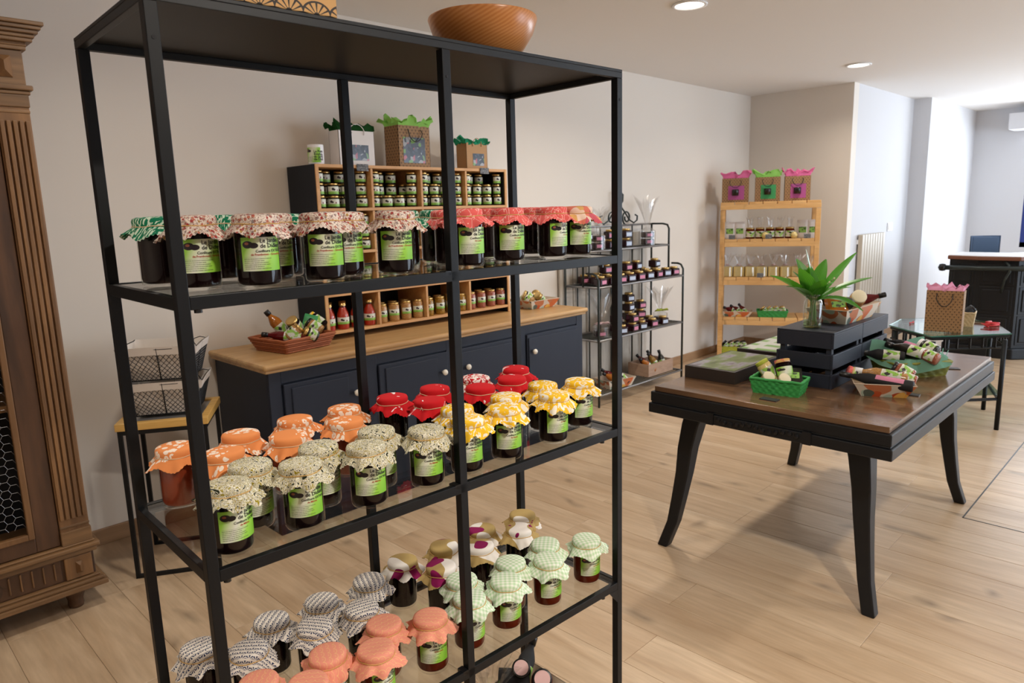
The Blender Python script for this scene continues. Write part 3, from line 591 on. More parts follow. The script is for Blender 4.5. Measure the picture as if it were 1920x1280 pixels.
# ================================================================== SIDE TABLE + WIRE BASKETS
st = thing('side_table', 'small square side table with bamboo rim and thin black legs', 'table', (.79, 3.021, 0), radians(-31))
L_ = .345
for a, b_ in (((0, L_), (0, .03)), ((0, L_), (L_-.03, L_)), ((0, .03), (.03, L_-.03)), ((L_-.03, L_), (.03, L_-.03))): part('rim_board', MB().box(a[0], a[1], b_[0], b_[1], .63, .66), 'bamboo', st, bevel=.002)
part('inset_panel', MB().box(.03, L_-.03, .03, L_-.03, .645, .652), 'grey_iron', st)
for x in (.006, L_-.024):
    for y in (.006, L_-.024): part('leg', MB().box(x, x+.016, y, y+.016, 0, .63), 'black_metal', st)
for y in (.006, L_-.024): part('rail', MB().box(.022, L_-.024, y, y+.016, .612, .628).box(.022, L_-.024, y, y+.016, 0, .014), 'black_metal', st)
for x in (.006, L_-.024): part('rail', MB().box(x, x+.016, .022, L_-.024, .612, .628), 'black_metal', st)
def wire_basket(z, lab, ang, hdl=True):
    t = thing('wire_basket', lab, 'basket', (1.035, 3.09, z), ang, 'lined wire baskets on the side table')
    H, b, tp = .135, .115, .15
    def side(f, k): return (b+(tp-b)*f)
    cor = lambda f: [(sx*(b+(tp-b)*f), sy*(b*.8+(tp*.8-b*.8)*f), H*f) for sx, sy in ((-1, -1), (1, -1), (1, 1), (-1, 1))]
    fm = MB()
    for f in (.0, .97): fm.tube(cor(f), .0022, 5, True)
    for i in range(4): fm.tube([cor(0)[i], cor(1)[i]], .002, 5)
    for i in range(4):
        A, B = Vector(cor(0)[i]).lerp(Vector(cor(0)[(i+1) % 4]), .5), Vector(cor(1)[i]).lerp(Vector(cor(1)[(i+1) % 4]), .5); fm.tube([A, B], .002, 5)
    part('wire_frame', fm, 'black_metal', t, True)
    w = MB(); N = 13
    for i in range(4):
        c0, c1 = cor(0), cor(1); a0, a1, b0, b1 = map(Vector, (c0[i], c0[(i+1) % 4], c1[i], c1[(i+1) % 4]))
        P = lambda u, f: a0.lerp(a1, u).lerp(b0.lerp(b1, u), f)
        for k in range(-5, N):
            for sg in (0, 1):
                u0, f0 = k/N, 0.; u1, f1 = (k+5)/N, .8
                if u0 < 0: f0 = -u0/(5/N)*.8; u0 = 0
                if u1 > 1: f1 = (1-k/N)/(5/N)*.8; u1 = 1.
                if f1-f0 < .05: continue
                p, q = (P(u0, f0), P(u1, f1)) if not sg else (P(1-u0, f0), P(1-u1, f1)); w.tube([p*1.004, q*1.004], .0012, 3)
    part('mesh_wire', w, 'black_metal', t)
    ln = MB(); n4 = 10
    def lin(u, v):
        i = int(u*4) % 4; fr_ = u*4-int(u*4) if u < 1 else 0; f = v; c = cor(min(f, 1.)); a, b2 = Vector(c[i]), Vector(c[(i+1) % 4]); p = a.lerp(b2, fr_)*.975; p.z = .004+f*(H)
        k = .0025*sin(23*u+9*v); return (p.x+k, p.y+k, p.z)
    ln.grid(lin, 40, 8, closeu=True); ln.box(-b*.97, b*.97, -b*.78, b*.78, .003, .005)
    part('linen_liner', ln, 'linen', t, True)
    cf = MB(); 
    def cuff(u, v):
        i = int(u*4) % 4; fr_ = u*4-int(u*4) if u < 1 else 0; f = 1.03-.25*v; c = cor(f); a, b2 = Vector(c[i]), Vector(c[(i+1) % 4]); p = a.lerp(b2, fr_)*(1.02+.01*sin(31*u)); return (p.x, p.y, H*f+.002*sin(17*u))
    cf.grid(cuff, 40, 2, closeu=True); part('linen_cuff', cf, 'linen', t, True)
    for s_ in (-1, 1):
        hp = [(s_*(tp-.002)*1., -.11, H+.006), (s_*(tp*.8), -.03, H+.012), (s_*tp*.78, .03, H+.012), (s_*tp, .11, H+.006)]
        part('handle', MB().tube([(s_*tp, -.1, H*.98), (s_*tp*.86, -.06, H+.012), (s_*tp*.80, 0, H+.014), (s_*tp*.86, .06, H+.012), (s_*tp, .1, H*.98)], .002, 5), 'black_metal', t, True)
    return t
wire_basket(.663, 'lower cloth-lined wire basket directly on the side table', radians(-31)); wire_basket(.808, 'upper cloth-lined wire basket stacked on the other one', radians(-34))

# ================================================================== SIDEBOARD
SX0, SX1, SY0, SY1, SZ = 1.36, 3.60, 2.885, 3.475, .815
sb = thing('sideboard', 'long navy sideboard with four doors and rounded oak top', 'sideboard', (SX0, SY0, 0))
w_, d_ = SX1-SX0, SY1-SY0
part('top', MB().box(0, w_, 0, d_, SZ-.028, SZ), 'oak_top', sb, bevel=.011)
part('top_underlay', MB().box(.012, w_-.012, .012, d_, SZ-.042, SZ-.028), 'oak_top', sb, bevel=.004)
part('carcass', MB().box(.03, w_-.03, .042, d_-.005, .06, SZ-.042), 'navy_paint', sb, bevel=.003)
part('plinth', MB().box(.04, w_-.04, .052, d_-.01, 0, .06), 'navy_dark', sb)
for a, b_ in ((.03, .09), (.50, .60), (1.05, 1.13), (1.57, 1.67), (w_-.09, w_-.03)): part('stile', MB().box(a, b_, .03, .042, .06, SZ-.042), 'navy_paint', sb, bevel=.003)
part('top_rail', MB().box(.09, w_-.09, .031, .042, SZ-.10, SZ-.042), 'navy_paint', sb, bevel=.002)
for a, b_, kx in ((.095, .50, .46), (.605, 1.05, 1.01), (1.135, 1.57, 1.18), (1.675, w_-.095, 1.72)):
    dd = part('door', MB().box(a, b_, .020, .032, .085, SZ-.105), 'navy_paint', sb, bevel=.004)
    part('door_panel', MB().box(a+.035 if kx > a+.2 else a+.008, b_-.008 if kx < a+.2 else b_-.075, .013, .021, .12, SZ-.125), 'navy_paint', dd, bevel=.004)
    part('knob', MB().lathe([(0, 0), (.006, 0), (.006, .012), (.014, .018), (.0165, .026), (.012, .034), (0, .036)], 18, T((kx, .022, .605)) @ Rx(pi/2)), 'ceramic', dd, True)

# ================================================================== HUTCH
HX0, HX1, HY0, HY1 = 1.86, 3.178, 3.187, 3.47
hu = thing('hutch', 'navy pigeonhole hutch with pine edging standing on the sideboard', 'cabinet', (0, 0, 0))
ZR = [.862, 1.055, 1.268, 1.485, 1.70]; XD = [HX0, 2.188, 2.515, 2.845, HX1]; e = .016
for x0, x1 in ((HX0, HX0+e), (HX1-e, HX1)):
    part('side_panel', MB().box(x0+.0005, x1-.0005, HY0+.006, HY1, .816, 1.70), 'navy_dark', hu); part('side_edging', MB().box(x0-.001, x1+.001, HY0-.002, HY0+.006, .816, 1.70), 'pine_x', hu, bevel=.001)
part('back_panel', MB().box(HX0+e, HX1-e, HY1-.008, HY1, .85, 1.70), 'dark', hu)
for i, z in enumerate(ZR): part('shelf_board', MB().box(HX0+e, HX1-e, HY0, HY1-.008, z-.0155, z-(.0005 if i < 4 else 0)), 'pine_x', hu, bevel=.001)
for x in XD[1:-1]:
    for i in range(4): part('divider', MB().box(x-.007, x+.007, HY0+.002, HY1-.008, ZR[i], ZR[i+1]-.0165), 'pine_x', hu, bevel=.001)
def small_jar(content, R, H, lab_z0, lab_z1, lid='gold', lidh=.009, lidmat=None):
    t = thing('preserve_jar', '', 'jar')
    c = MB().lathe([(0, 0), (R*.85, 0), (R*.97, R*.12), (R, R*.3), (R, H-lidh-R*.35), (R*.86, H-lidh), (0, H-lidh)], 18).mesh('contents', content, True)
    put('contents', c, t); put('lid', MB().lathe([(R*.9, H-lidh), (R*.92, H-lidh*.9), (R*.92, H-.001), (R*.86, H), (0, H)], 18).mesh('lid', lidmat or lid, True), t)
    put('label', MB().lathe([(R+.0005, lab_z0), (R+.0005, lab_z1)], 14, None, -radians(75), radians(75)).mesh('label', 'label_small', True), t)
    index(t); return t
protoA = small_jar('dark_food', .0285, .062, .008, .046)
protoT = [small_jar(c, .0285, .104, .034, .068) for c in ('pulses', 'pickles', 'beans')]
def bottle_proto(content='tomato', R=.030, H=.138):
    t = thing('sauce_bottle', '', 'bottle')
    put('contents', MB().lathe([(0, 0), (R*.9, 0), (R, .006), (R, H*.5), (R*.92, H*.6), (R*.5, H*.8), (R*.45, H*.82), (0, H*.82)], 18).mesh('contents', content, True), t)
    put('glass', MB().lathe([(R+.001, .0), (R+.001, H*.5), (R*.93+.001, H*.6), (R*.52, H*.8), (R*.5, H*.9)], 18).mesh('glass', 'bottle_glass', True), t)
    put('lid', MB().lathe([(R*.62, H*.89), (R*.62, H), (0, H)], 16).mesh('lid', 'gold', True), t)
    put('label', MB().lathe([(R+.0018, H*.2), (R+.0018, H*.46)], 14, None, -radians(75), radians(75)).mesh('label', 'label_small', True), t)
    index(t); return t
protoB = bottle_proto()
used = set()
def place(proto, x, y, z, lab, grp, rz=None, rot=None, name=None):
    if proto.name in used: o = dup(proto)
    else: o = proto; used.add(proto.name)
    o.location = (x, y, z); o.rotation_euler = rot or (0, 0, radians(-110)+random.uniform(-.3, .3) if rz is None else rz); o['label'] = lab; o['group'] = grp
    return o
COLN = ['first', 'second', 'third', 'last']; ROWN = {3: 'top', 2: 'second', 1: 'third', 0: 'bottom'}
def hole(r, c): return '%s row %s pigeonhole' % (ROWN[r], ORD[c])
STK = {(3, 0): [3, 2, 2, 3], (3, 1): [3, 1, 1, 3], (3, 2): [3, 2, 2, 3], (3, 3): [3, 2, 2, 3], (2, 0): [2, 3, 2, 3], (2, 1): [3, 2, 2, 2], (2, 2): [2, 2, 3, 2], (2, 3): [2, 2, 1, 2], (1, 0): [1, 1, 1, 2], (1, 1): [1, 2, 1, 1], (1, 2): [2, 1, 1, 1], (1, 3): [1, 1, 2, 1]}
LEVN = {0: 'bottom', 1: 'middle', 2: 'top'}
for (r, c), hs in STK.items():
    x0 = XD[c]+.007+.033; x1 = XD[c+1]-.007-.033
    for i, h in enumerate(hs):
        x = x0+(x1-x0)*i/3
        for k in range(h):
            place(protoA, x+random.uniform(-.002, .002), HY0+.05+random.uniform(-.006, .006), ZR[r]+k*.0625, 'small jar in %s, front line, %s stack from left, %s one' % (hole(r, c), ORD[i], LEVN[k]), 'small jars in the hutch')
    if r >= 2:
        for i in range(4):
            x = x0+(x1-x0)*i/3
            for k in range(3 if (i+r) % 3 else 2):
                place(protoA, x, HY0+.125, ZR[r]+k*.0625, 'small jar in %s, rear line, %s stack from left, %s one' % (hole(r, c), ORD[i], LEVN[k]), 'small jars in the hutch')
for c in range(4):
    x0 = XD[c]+.04; x1 = XD[c+1]-.04
    for i in range(4):
        x = x0+(x1-x0)*i/3
        if c == 0: place(protoB, x, HY0+.045, ZR[0], 'red sauce bottle with gold cap, front line, %s from left in hutch bottom bin' % ORD[i], 'sauce bottles in the hutch')
        else: place(protoT[c-1], x, HY0+.045, ZR[0], '%s, front line, %s from left, bottom row of hutch' % (['tall jar of pale pulses', 'tall jar of yellow pickles', 'tall jar of reddish beans'][c-1], ORD[i]), 'tall jars in the hutch bottom row')
        if i < 3:
            if c == 0: place(protoB, x+.04, HY0+.11, ZR[0], 'red sauce bottle in the shaded rear line, %s from left in hutch bottom bin' % ORD[i], 'sauce bottles in the hutch')
            else: place(protoT[c-1], x+.04, HY0+.115, ZR[0], '%s, shaded rear line, %s from left, bottom row of hutch' % (['tall jar of pale pulses', 'tall jar of yellow pickles', 'tall jar of reddish beans'][c-1], ORD[i]), 'tall jars in the hutch bottom row')
for x, n in ((2.13, 'left'), (2.99, 'right')):
    b = part('price_tag', MB().box(-.035, .035, -.003, 0, -.03, .005), 'chalk', loc=(x, HY0-.0025, 1.70)); tag(b, 'small chalkboard tag on the hutch top edge, %s one' % n, 'tag')
# ================================================================== BAGS
def tissue(w, d, h, seed, mat, parent, z0, spill=.02):
    rn = random.Random(seed); n = 26; ph = [rn.uniform(0, 6.3) for _ in range(6)]
    def fn(u, v):
        a = 2*pi*u; sx = cos(a); sy = sin(a); q = max(abs(sx), abs(sy)); ex, ey = sx/q, sy/q
        wv = sin(5*a+ph[0])*.5+sin(9*a+ph[1])*.35+sin(14*a+ph[2])*.25
        if v < .4: k = .9*v/.4; z = z0-.02+.25*h*sin(3*a+ph[3])*v
        else: t = (v-.4)/.6; k = .9+t*(spill/(w*.5))*(1+.9*wv); z = z0-.02+h*(sin(t*pi*.62)*(.9+.45*wv))
        jx, jz = rn.uniform(-1, 1), rn.uniform(-1, 1); q2 = max(0, (v-.3))
        return (ex*w/2*k+.012*jx*q2, ey*d/2*k+.004*wv+.012*jz*q2, z+.022*rn.uniform(-1, 1)*q2)
    return part('tissue_paper', MB().grid(fn, 40, 8, closeu=True), mat, parent, smooth=45)
def bag(lab, loc, rz, w, d, h, mat, tmat, view=None, handle='cord', seed=1, th=.04, group=None, twist=False, spill=.025):
    t = thing('gift_bag', lab, 'bag', loc, rz, group)
    m = MB(); th_ = .002
    m.box(-w/2, w/2, -d/2, -d/2+th_, 0, h).box(-w/2, w/2, d/2-th_, d/2, 0, h).box(-w/2, -w/2+th_, -d/2, d/2, 0, h).box(w/2-th_, w/2, -d/2, d/2, 0, h).box(-w/2, w/2, -d/2, d/2, 0, .002)
    part('bag_body', m, mat, t)
    if view: vx0, vx1, vz0, vz1, vm = view; part('bag_window', MB().box(vx0*w, vx1*w, -d/2-.0012, -d/2-.0002, vz0*h, vz1*h), vm, t)
    hm = 'black_plastic' if handle == 'cord' else ('white_paper' if handle == 'white' else 'kraft_plain')
    for yy, up_ in ((-d/2-.004, handle != 'cord'), (d/2+.0, True)):
        if handle == 'cord' and yy > 0: continue
        r = w*.2; zt = h-.02
        sgn = 1 if up_ else -1
        pts = [(-r, yy, zt)]+[(r*1.15*cos(pi-a), yy-(.012 if not up_ else 0), zt+sgn*(.3*h)*sin(a)) for a in [pi*k/10 for k in range(1, 10)]]+[(r, yy, zt)]
        part('handle', MB().tube(pts, .0028 if handle == 'cord' else .0022, 6), hm, t, True)
    if tmat: tissue(w, d, th, seed, tmat, t, h, spill)
    return t
m_ = thing('mug', 'white and lime printed mug at left end on top of the hutch', 'mug', (1.90, 3.24, 1.7005), radians(-125))
part('mug_body', MB().lathe([(0, 0), (.036, 0), (.039, .004), (.039, .094), (.036, .094), (.036, .008), (0, .008)], 32), 'white_plastic', m_, 50)
part('mug_print', MB().lathe([(.0394, .008), (.0394, .08)], 20, None, radians(-80), radians(40)), 'label', m_, True)
put('mug_lettering', text_mesh([('La Petite', .19, .42, .52, 'LEFT', .004, 0), ('Boutique', .19, .42, .37, 'LEFT', .004, 0), ('du Jardin', .19, .42, .22, 'LEFT', .004, 0), ('de Didier', .19, .42, .07, 'LEFT', .004, 0)], .040, radians(60), .012, .085), m_)
part('handle', MB().tube([(-.038, 0, .078), (-.062, 0, .072), (-.068, 0, .05), (-.06, 0, .028), (-.038, 0, .02)], .005, 8), 'white_plastic', m_, True)
bag('white paper gift bag with dark green tissue on the hutch', (2.14, 3.28, 1.7005), 0, .215, .09, .175, 'white_paper', 'tissue_forest', (-.38, .32, .15, .6, 'bag_view'), 'white', 3, .05)
bag('large patterned kraft gift bag with lime tissue on the hutch', (2.50, 3.28, 1.7005), 0, .215, .125, .22, 'kraft_fans', 'tissue_lime', (-.36, .34, .1, .72, 'bag_view'), 'cord', 5, .06, spill=.04)
bag('small plain kraft gift bag with teal tissue on the hutch', (3.0, 3.30, 1.7005), 0, .17, .09, .155, 'kraft_plain', 'tissue_teal', (-.2, .34, .14, .6, 'bag_view'), 'kraft', 8, .04, spill=.04)

# ================================================================== GIFT BASKETS
def tray(lab, loc, rz, w, d, h, mat, inner='tray_inside', flare=1.25, weave=0, name='gift_basket', th=.003, rim=True):
    t = thing(name, lab, 'basket', loc, rz)
    b0 = [(-w/2, -d/2), (w/2, -d/2), (w/2, d/2), (-w/2, d/2)]
    k = flare
    def ring(f, s=1.): g = (1+(k-1)*f)*s; return [(x*g, y*g, h*f) for x, y in b0]
    if not weave:
        o = MB(); a, b_ = ring(0), ring(1)
        for i in range(4):
            p = [a[i], a[(i+1) % 4], b_[(i+1) % 4], b_[i]]; ln = w if i % 2 == 0 else d
            o.add(p, [(0, 1, 2, 3)], [(0+i*.37, 0), (ln*1.4+i*.37, 0), (ln*1.4+i*.37, h), (i*.37, h)])
        o.add(a, [(3, 2, 1, 0)]); part('tray_wall', o, mat, t)
        o = MB(); a, b_ = ring(0, .97), ring(1, .985)
        for i in range(4): o.add([a[i], a[(i+1) % 4], b_[(i+1) % 4], b_[i]], [(3, 2, 1, 0)])
        o.add([(x, y, .002) for x, y, _ in a], [(0, 1, 2, 3)]); part('tray_lining', o, inner, t)
        part('tray_rim', MB().tube(ring(1), .0016, 5, True), inner, t)
    else:
        pts = []
        per = 4*weave
        def P(u, f):
            i = int(u*4) % 4; q = u*4-int(u*4); c = ring(f); a, b_ = Vector(c[i]), Vector(c[(i+1) % 4]); return a.lerp(b_, q)
        if name == 'straw_basket':
            wv = MB(); nr = max(2, int(h/.014)); nc = 4*weave*2
            def sf(u, f):
                p = P(min(u, .99999), f); n_ = Vector((p.x, p.y, 0)).normalized(); o_ = .0032*sin(pi*u*nc)*sin(pi*f*nr)+.0012*sin(97*u+31*f); q = p+n_*(.002+o_); return (q.x, q.y, q.z, u*3, f*.6)
            wv.grid(sf, 160, 14, closeu=True); part('weave', wv, mat, t, True)
            part('basket_rim', MB().tube([P(q/24, 1)+Vector((0, 0, .002*(q % 2))) for q in range(24)], .0055, 6, True), mat, t, True); part('basket_floor', MB().add([(x*.99, y*.99, .003) for x, y in b0], [(0, 1, 2, 3)]), mat, t)
            return t
        rows = max(4, int(h/.009)); wv = MB()
        for j in range(rows):
            f = (j+.5)/rows; L = []
            for q in range(per*2):
                u = q/(per*2); p = P(u, f); n_ = Vector((p.x, p.y, 0)).normalized(); off = .0035*(1 if (q//1+j) % 2 else -1); L.append(p+n_*off*(1 if q % 2 else 0)*1.)
            wv.tube(L, h/rows*.55, 5, True)
        part('weave', wv, mat, t, True)
        sk = MB()
        for q in range(per): sk.tube([P(q/per, 0), P(q/per, 1)], .002, 4)
        part('stakes', sk, mat, t)
        part('basket_rim', MB().tube([P(q/24, 1)+Vector((0, 0, .002*(q % 2))) for q in range(24)], .0055, 6, True), mat, t, True); part('basket_floor', MB().add([(x*.99, y*.99, .003) for x, y in b0], [(0, 1, 2, 3)]), mat, t)
    return t
def LR(phi, elev=0., H=0., loc=(0, 0, 0)):
    p, e_ = radians(phi), radians(elev); zx = Vector((cos(p)*cos(e_), sin(p)*cos(e_), sin(e_)))
    f = Vector((-.55, -.55, .8)); xx = (f-zx*f.dot(zx)).normalized(); yy = zx.cross(xx)
    return tuple(Vector(loc)-zx*H/2), Matrix((xx, yy, zx)).transposed().to_euler()
def lie_bottle(lab, loc, rot, L=.2, R=.025, liquid='red_drink', cap='black_plastic', lm='label_wrap', grp=None, disc=False):
    if len(rot) == 2: loc, rot = LR(rot[0], rot[1], L, loc)
    t = thing('bottle', lab, 'bottle', loc, rot=rot, group=grp)
    put('bottle_body', MB().lathe([(0, 0), (R*.9, 0), (R, .006), (R, L*.62), (R*.8, L*.7), (R*.42, L*.82), (R*.38, L*.88)], 20).mesh('bottle_body', liquid, True), t)
    put('cap', MB().lathe([(0, L*.86), (R*.5, L*.86), (R*.5, L), (R*.45, L+.002), (0, L+.002)], 16).mesh('cap', cap, True), t)
    hw = radians(30 if lm == 'pink_label' else 85)
    put('label', MB().lathe([(R+.0006, L*.12), (R+.0006, L*.5)], 16, None, -hw, hw).mesh('label', lm, True), t)
    return t
def small_jar_at(lab, loc, rot, R=.028, H=.07, content='dark_food', lid='gold', grp=None, disc=None, lm='label_wrap', name='small_jar'):
    if len(rot) == 2: loc, rot = LR(rot[0], rot[1], H, loc)
    t = thing(name, lab, 'jar', loc, rot=rot, group=grp)
    put('contents', MB().lathe([(0, 0), (R*.85, 0), (R*.97, R*.12), (R, R*.3), (R, H-.012-R*.3), (R*.85, H-.012), (0, H-.012)], 20).mesh('contents', content, True), t)
    put('lid', MB().lathe([(R*.9, H-.013), (R*.93, H-.012), (R*.93, H-.001), (R*.87, H), (0, H)], 20).mesh('lid', lid, True), t)
    put('label', MB().lathe([(R+.0006, H*.15), (R+.0006, H*.68)], 16, None, -radians(85), radians(85)).mesh('label', lm, True), t)
    if disc: put('lid_sticker', MB().lathe([(0, H+.0006), (R*.75, H+.0006)], 20).mesh('lid_sticker', disc), t)
    return t
def packet(lab, loc, rot, w=.07, h=.12, d=.03, mat='white_paper', lm='carton_label', grp=None, name='packet', cat='packet'):
    t = thing(name, lab, cat, loc, rot=rot, group=grp)
    def fn(u, v):
        a = 2*pi*u; q = max(abs(cos(a)), abs(sin(a))); k = 1-.9*max(0, (v-.8)/.2)**2; kb = 1-.25*max(0, (.1-v)/.1)
        return (cos(a)/q*w/2*kb, sin(a)/q*d/2*k*kb, h*v)
    part('pouch', MB().grid(fn, 20, 12, closeu=True), mat, t, 40)
    part('label', MB().box(-w*.36, w*.36, -d/2-.0012, -d/2-.0004, h*.3, h*.62), lm, t); return t
def cello(lab_parent, z0, r0, r1, h, seed, twist=True, mat='cellophane'):
    rn = random.Random(seed); ph = [rn.uniform(0, 6.3) for _ in range(4)]
    def fn(u, v):
        a = 2*pi*u; w = sin(6*a+ph[0])*.5+sin(11*a+ph[1])*.4+sin(17*a+ph[2])*.3
        r = r0+(r1-r0)*v**1.3; r *= 1+.55*w*(.25+v); return (r*cos(a)+.02*v*sin(ph[3]), r*sin(a), z0+h*v*(1+.22*w*v))
    return part('cellophane', MB().grid(fn, 44, 6, closeu=True), mat, lab_parent, 30)
CAMA = radians(-135)
def towards(a=0): return CAMA+a
# wicker basket on sideboard (left)
X0_, Y0_ = 1.665, 3.19
wb = tray('orange wicker basket of bottles at the left end of the sideboard', (1.665, 3.185, .8165), radians(10), .25, .22, .062, 'wicker_orange', weave=9, flare=1.22, name='wicker_basket')
g = 'gifts in the orange basket'
lie_bottle('dark red drink bottle poking out left of the orange wicker basket', (1.60, 3.14, .885), (140, 8), .21, .024, grp=g)
small_jar_at('tilted jar left of centre in the orange wicker basket', (1.64, 3.12, .90), (-20, 40), .032, .08, 'pulses', grp=g)
small_jar_at('low front jar in the orange wicker basket', (1.70, 3.07, .89), (160, 30), .028, .07, 'dark_food', grp=g)
lie_bottle('brown bottle with black cap standing at back of the orange wicker basket', (1.62, 3.24, .93), (150, 55), .17, .028, 'amber_drink', grp=g)
small_jar_at('dark purple jar in the middle of the orange wicker basket', (1.68, 3.18, .925), (200, 50), .032, .08, 'jam_dark', grp=g)
packet('lime packet standing in the orange wicker basket', (1.735, 3.17, .875), (radians(-20), radians(15), radians(-40)), .065, .10, .03, 'green_window', grp=g)
small_jar_at('tilted jar with dark lid right of centre in the orange wicker basket', (1.76, 3.14, .91), (130, 35), .031, .08, 'pulses', 'black_plastic', grp=g)
small_jar_at('jam jar with yellow cloth lid at right of the orange wicker basket', (1.80, 3.18, .93), (125, 35), .031, .09, 'jam_dark', 'cloth_yellow', grp=g)
# printed tray at right end of sideboard
tray('fruit-print cardboard tray of jars at the right end of the sideboard', (3.42, 3.2, .8165), radians(-4), .20, .17, .055, 'fruit_print', flare=1.28, name='cardboard_tray')
for i, (dx, dy, c) in enumerate(((-.08, -.03, 'pulses'), (-.03, .02, 'dark_food'), (.02, -.04, 'pickles'), (.06, .03, 'beans'), (-.01, .06, 'dark_food'))):
    small_jar_at('%s jar from left in the tray at the right end of the sideboard' % ORD[i], (3.41+dx, 3.2+dy, .875+.014*(i % 2)), (100+40*i, 20+12*(i % 3)), .03, .07, c, grp='jars in the sideboard tray')

# ================================================================== METAL RACK + GREY PLANKS
gp = thing('plank_panel', 'weathered pale grey vertical boards leaning on wall behind the wire rack', 'panel', (3.98, 3.47, 0))
for i in range(7): part('plank', MB().box(i*.155, i*.155+.145, -.012, .005, 0, 1.25-.02*(i % 3)), 'grey_planks', gp, bevel=.002)
RX0, RX1, RYF, RYB = 4.02, 5.15, 3.13, 3.44
rk = thing('wire_rack', 'wrought iron plant rack with scroll top holding small square jam jars', 'shelf', (0, 0, 0))
def rshelf(z, yf, name='rack_shelf'):
    p = part(name, MB().tube([(RX0, yf, z), (RX1, yf, z), (RX1, RYB, z), (RX0, RYB, z)], .008, 6, True), 'grey_iron', rk, True)
    m = MB(); n = 12
    for i in range(1, n): y = yf+(RYB-yf)*i/n; m.tube([(RX0, y, z), (RX1, y, z)], .0035, 4)
    part('shelf_wires', m, 'iron', p)
for z, yf in ((1.135, 3.27), (.885, RYF), (.495, RYF), (.085, RYF)): rshelf(z, yf)
def post(pts, r=.0085): part('post', MB().tube(pts, r, 6), 'iron', rk, True)
for x in (RX0, RX1):
    post([(x, RYF, 0), (x, RYF, .94), (x, RYF+.02, .975), (x, RYF+.05, .985), (x, 3.24, .985)])
    post([(x, 3.27, .885), (x, 3.27, 1.27), (x, 3.285, 1.30), (x, 3.33, 1.31), (x, RYB, 1.31)]); post([(x, RYB, 0), (x, RYB, 1.31)])
part('top_bar', MB().tube([(RX0, RYB, 1.31), (RX1, RYB, 1.31)], .008, 6), 'grey_iron', rk, True)
for i in range(1, 8):
    x = RX0+(RX1-RX0)*i/8; part('back_bar', MB().tube([(x, RYB, .085), (x, RYB, 1.31)], .0055, 5), 'iron', rk, True)
def spiral(cx, cz, sx, sz=1, n=26, r=.06, turns=1.3):
    return [(cx+sx*(r*(1-.62*k/n))*cos(turns*2*pi*k/n-pi/2), RYB, cz+sz*(r*(1-.62*k/n))*sin(turns*2*pi*k/n-pi/2)) for k in range(n+1)]
xc = 4.69
for sx in (-1, 1):
    part('scroll', MB().tube(spiral(xc+sx*.10, 1.37, -sx), .007, 6), 'iron', rk, True)
    part('scroll', MB().tube([(xc+sx*.02, RYB, 1.46), (xc+sx*.08, RYB, 1.41), (xc+sx*.14, RYB, 1.35), (xc+sx*.20, RYB, 1.325), (xc+sx*.245, RYB, 1.345), (xc+sx*.25, RYB, 1.38), (xc+sx*.22, RYB, 1.39)], .007, 6), 'iron', rk, True)
part('scroll', MB().tube([(xc+.0, RYB, 1.46), (xc+.045, RYB, 1.50), (xc+.05, RYB, 1.55), (xc+.0, RYB, 1.585), (xc-.05, RYB, 1.55), (xc-.045, RYB, 1.50), (xc, RYB, 1.46)], .008, 6), 'iron', rk, True)
def square_jar_proto(lm):
    t = thing('square_jar', '', 'jar'); s = .037
    part('contents', MB().box(-s, s, -s, s, 0, .056), 'rack_jam', t, bevel=.008); part('lid', MB().lathe([(.028, .056), (.031, .057), (.031, .069), (.029, .071), (0, .071)], 16), 'gold', t, True)
    part('label', MB().box(-.026, .026, -s-.001, -s-.0003, .014, .04), lm, t); index(t); return t
pj = [square_jar_proto('pink_label'), square_jar_proto('blue_label')]
def rackjars(z, rows, shelfname, seed):
    rn = random.Random(seed)
    for ri, (y, xs, hmax) in enumerate(rows):
        for i, (x, h) in enumerate(xs):
            for k in range(h):
                place(pj[(i+ri+seed) % 2], x, y, z+.009+k*.0725, 'square jar, %s rack shelf, %s line, %s pile from left, %s one' % (shelfname, ['front', 'middle', 'rear'][ri], ORD[i], ['bottom', 'second', 'third', 'fourth'][k]), 'square jam jars on the wire rack', rz=rn.uniform(-.5, .1))
rackjars(1.135, [(3.33, [(4.13, 2), (4.42, 2), (4.63, 2)], 2)], 'top', 1)
rackjars(.885, [(3.175, [(4.10+.122*i, 1) for i in range(9)], 1), (3.27, [(4.16+.13*i, 2 if i in (1, 3, 4, 6) else 1) for i in range(7)], 2), (3.365, [(4.15+.15*i, 1) for i in range(6)], 1)], 'second', 0)
rackjars(.495, [(3.175, [(4.36, 1), (4.50, 2), (4.62, 1), (4.77, 1), (4.92, 1)], 1), (3.27, [(4.42, 2), (4.58, 4), (4.74, 3), (4.87, 1)], 2)], 'third', 1)
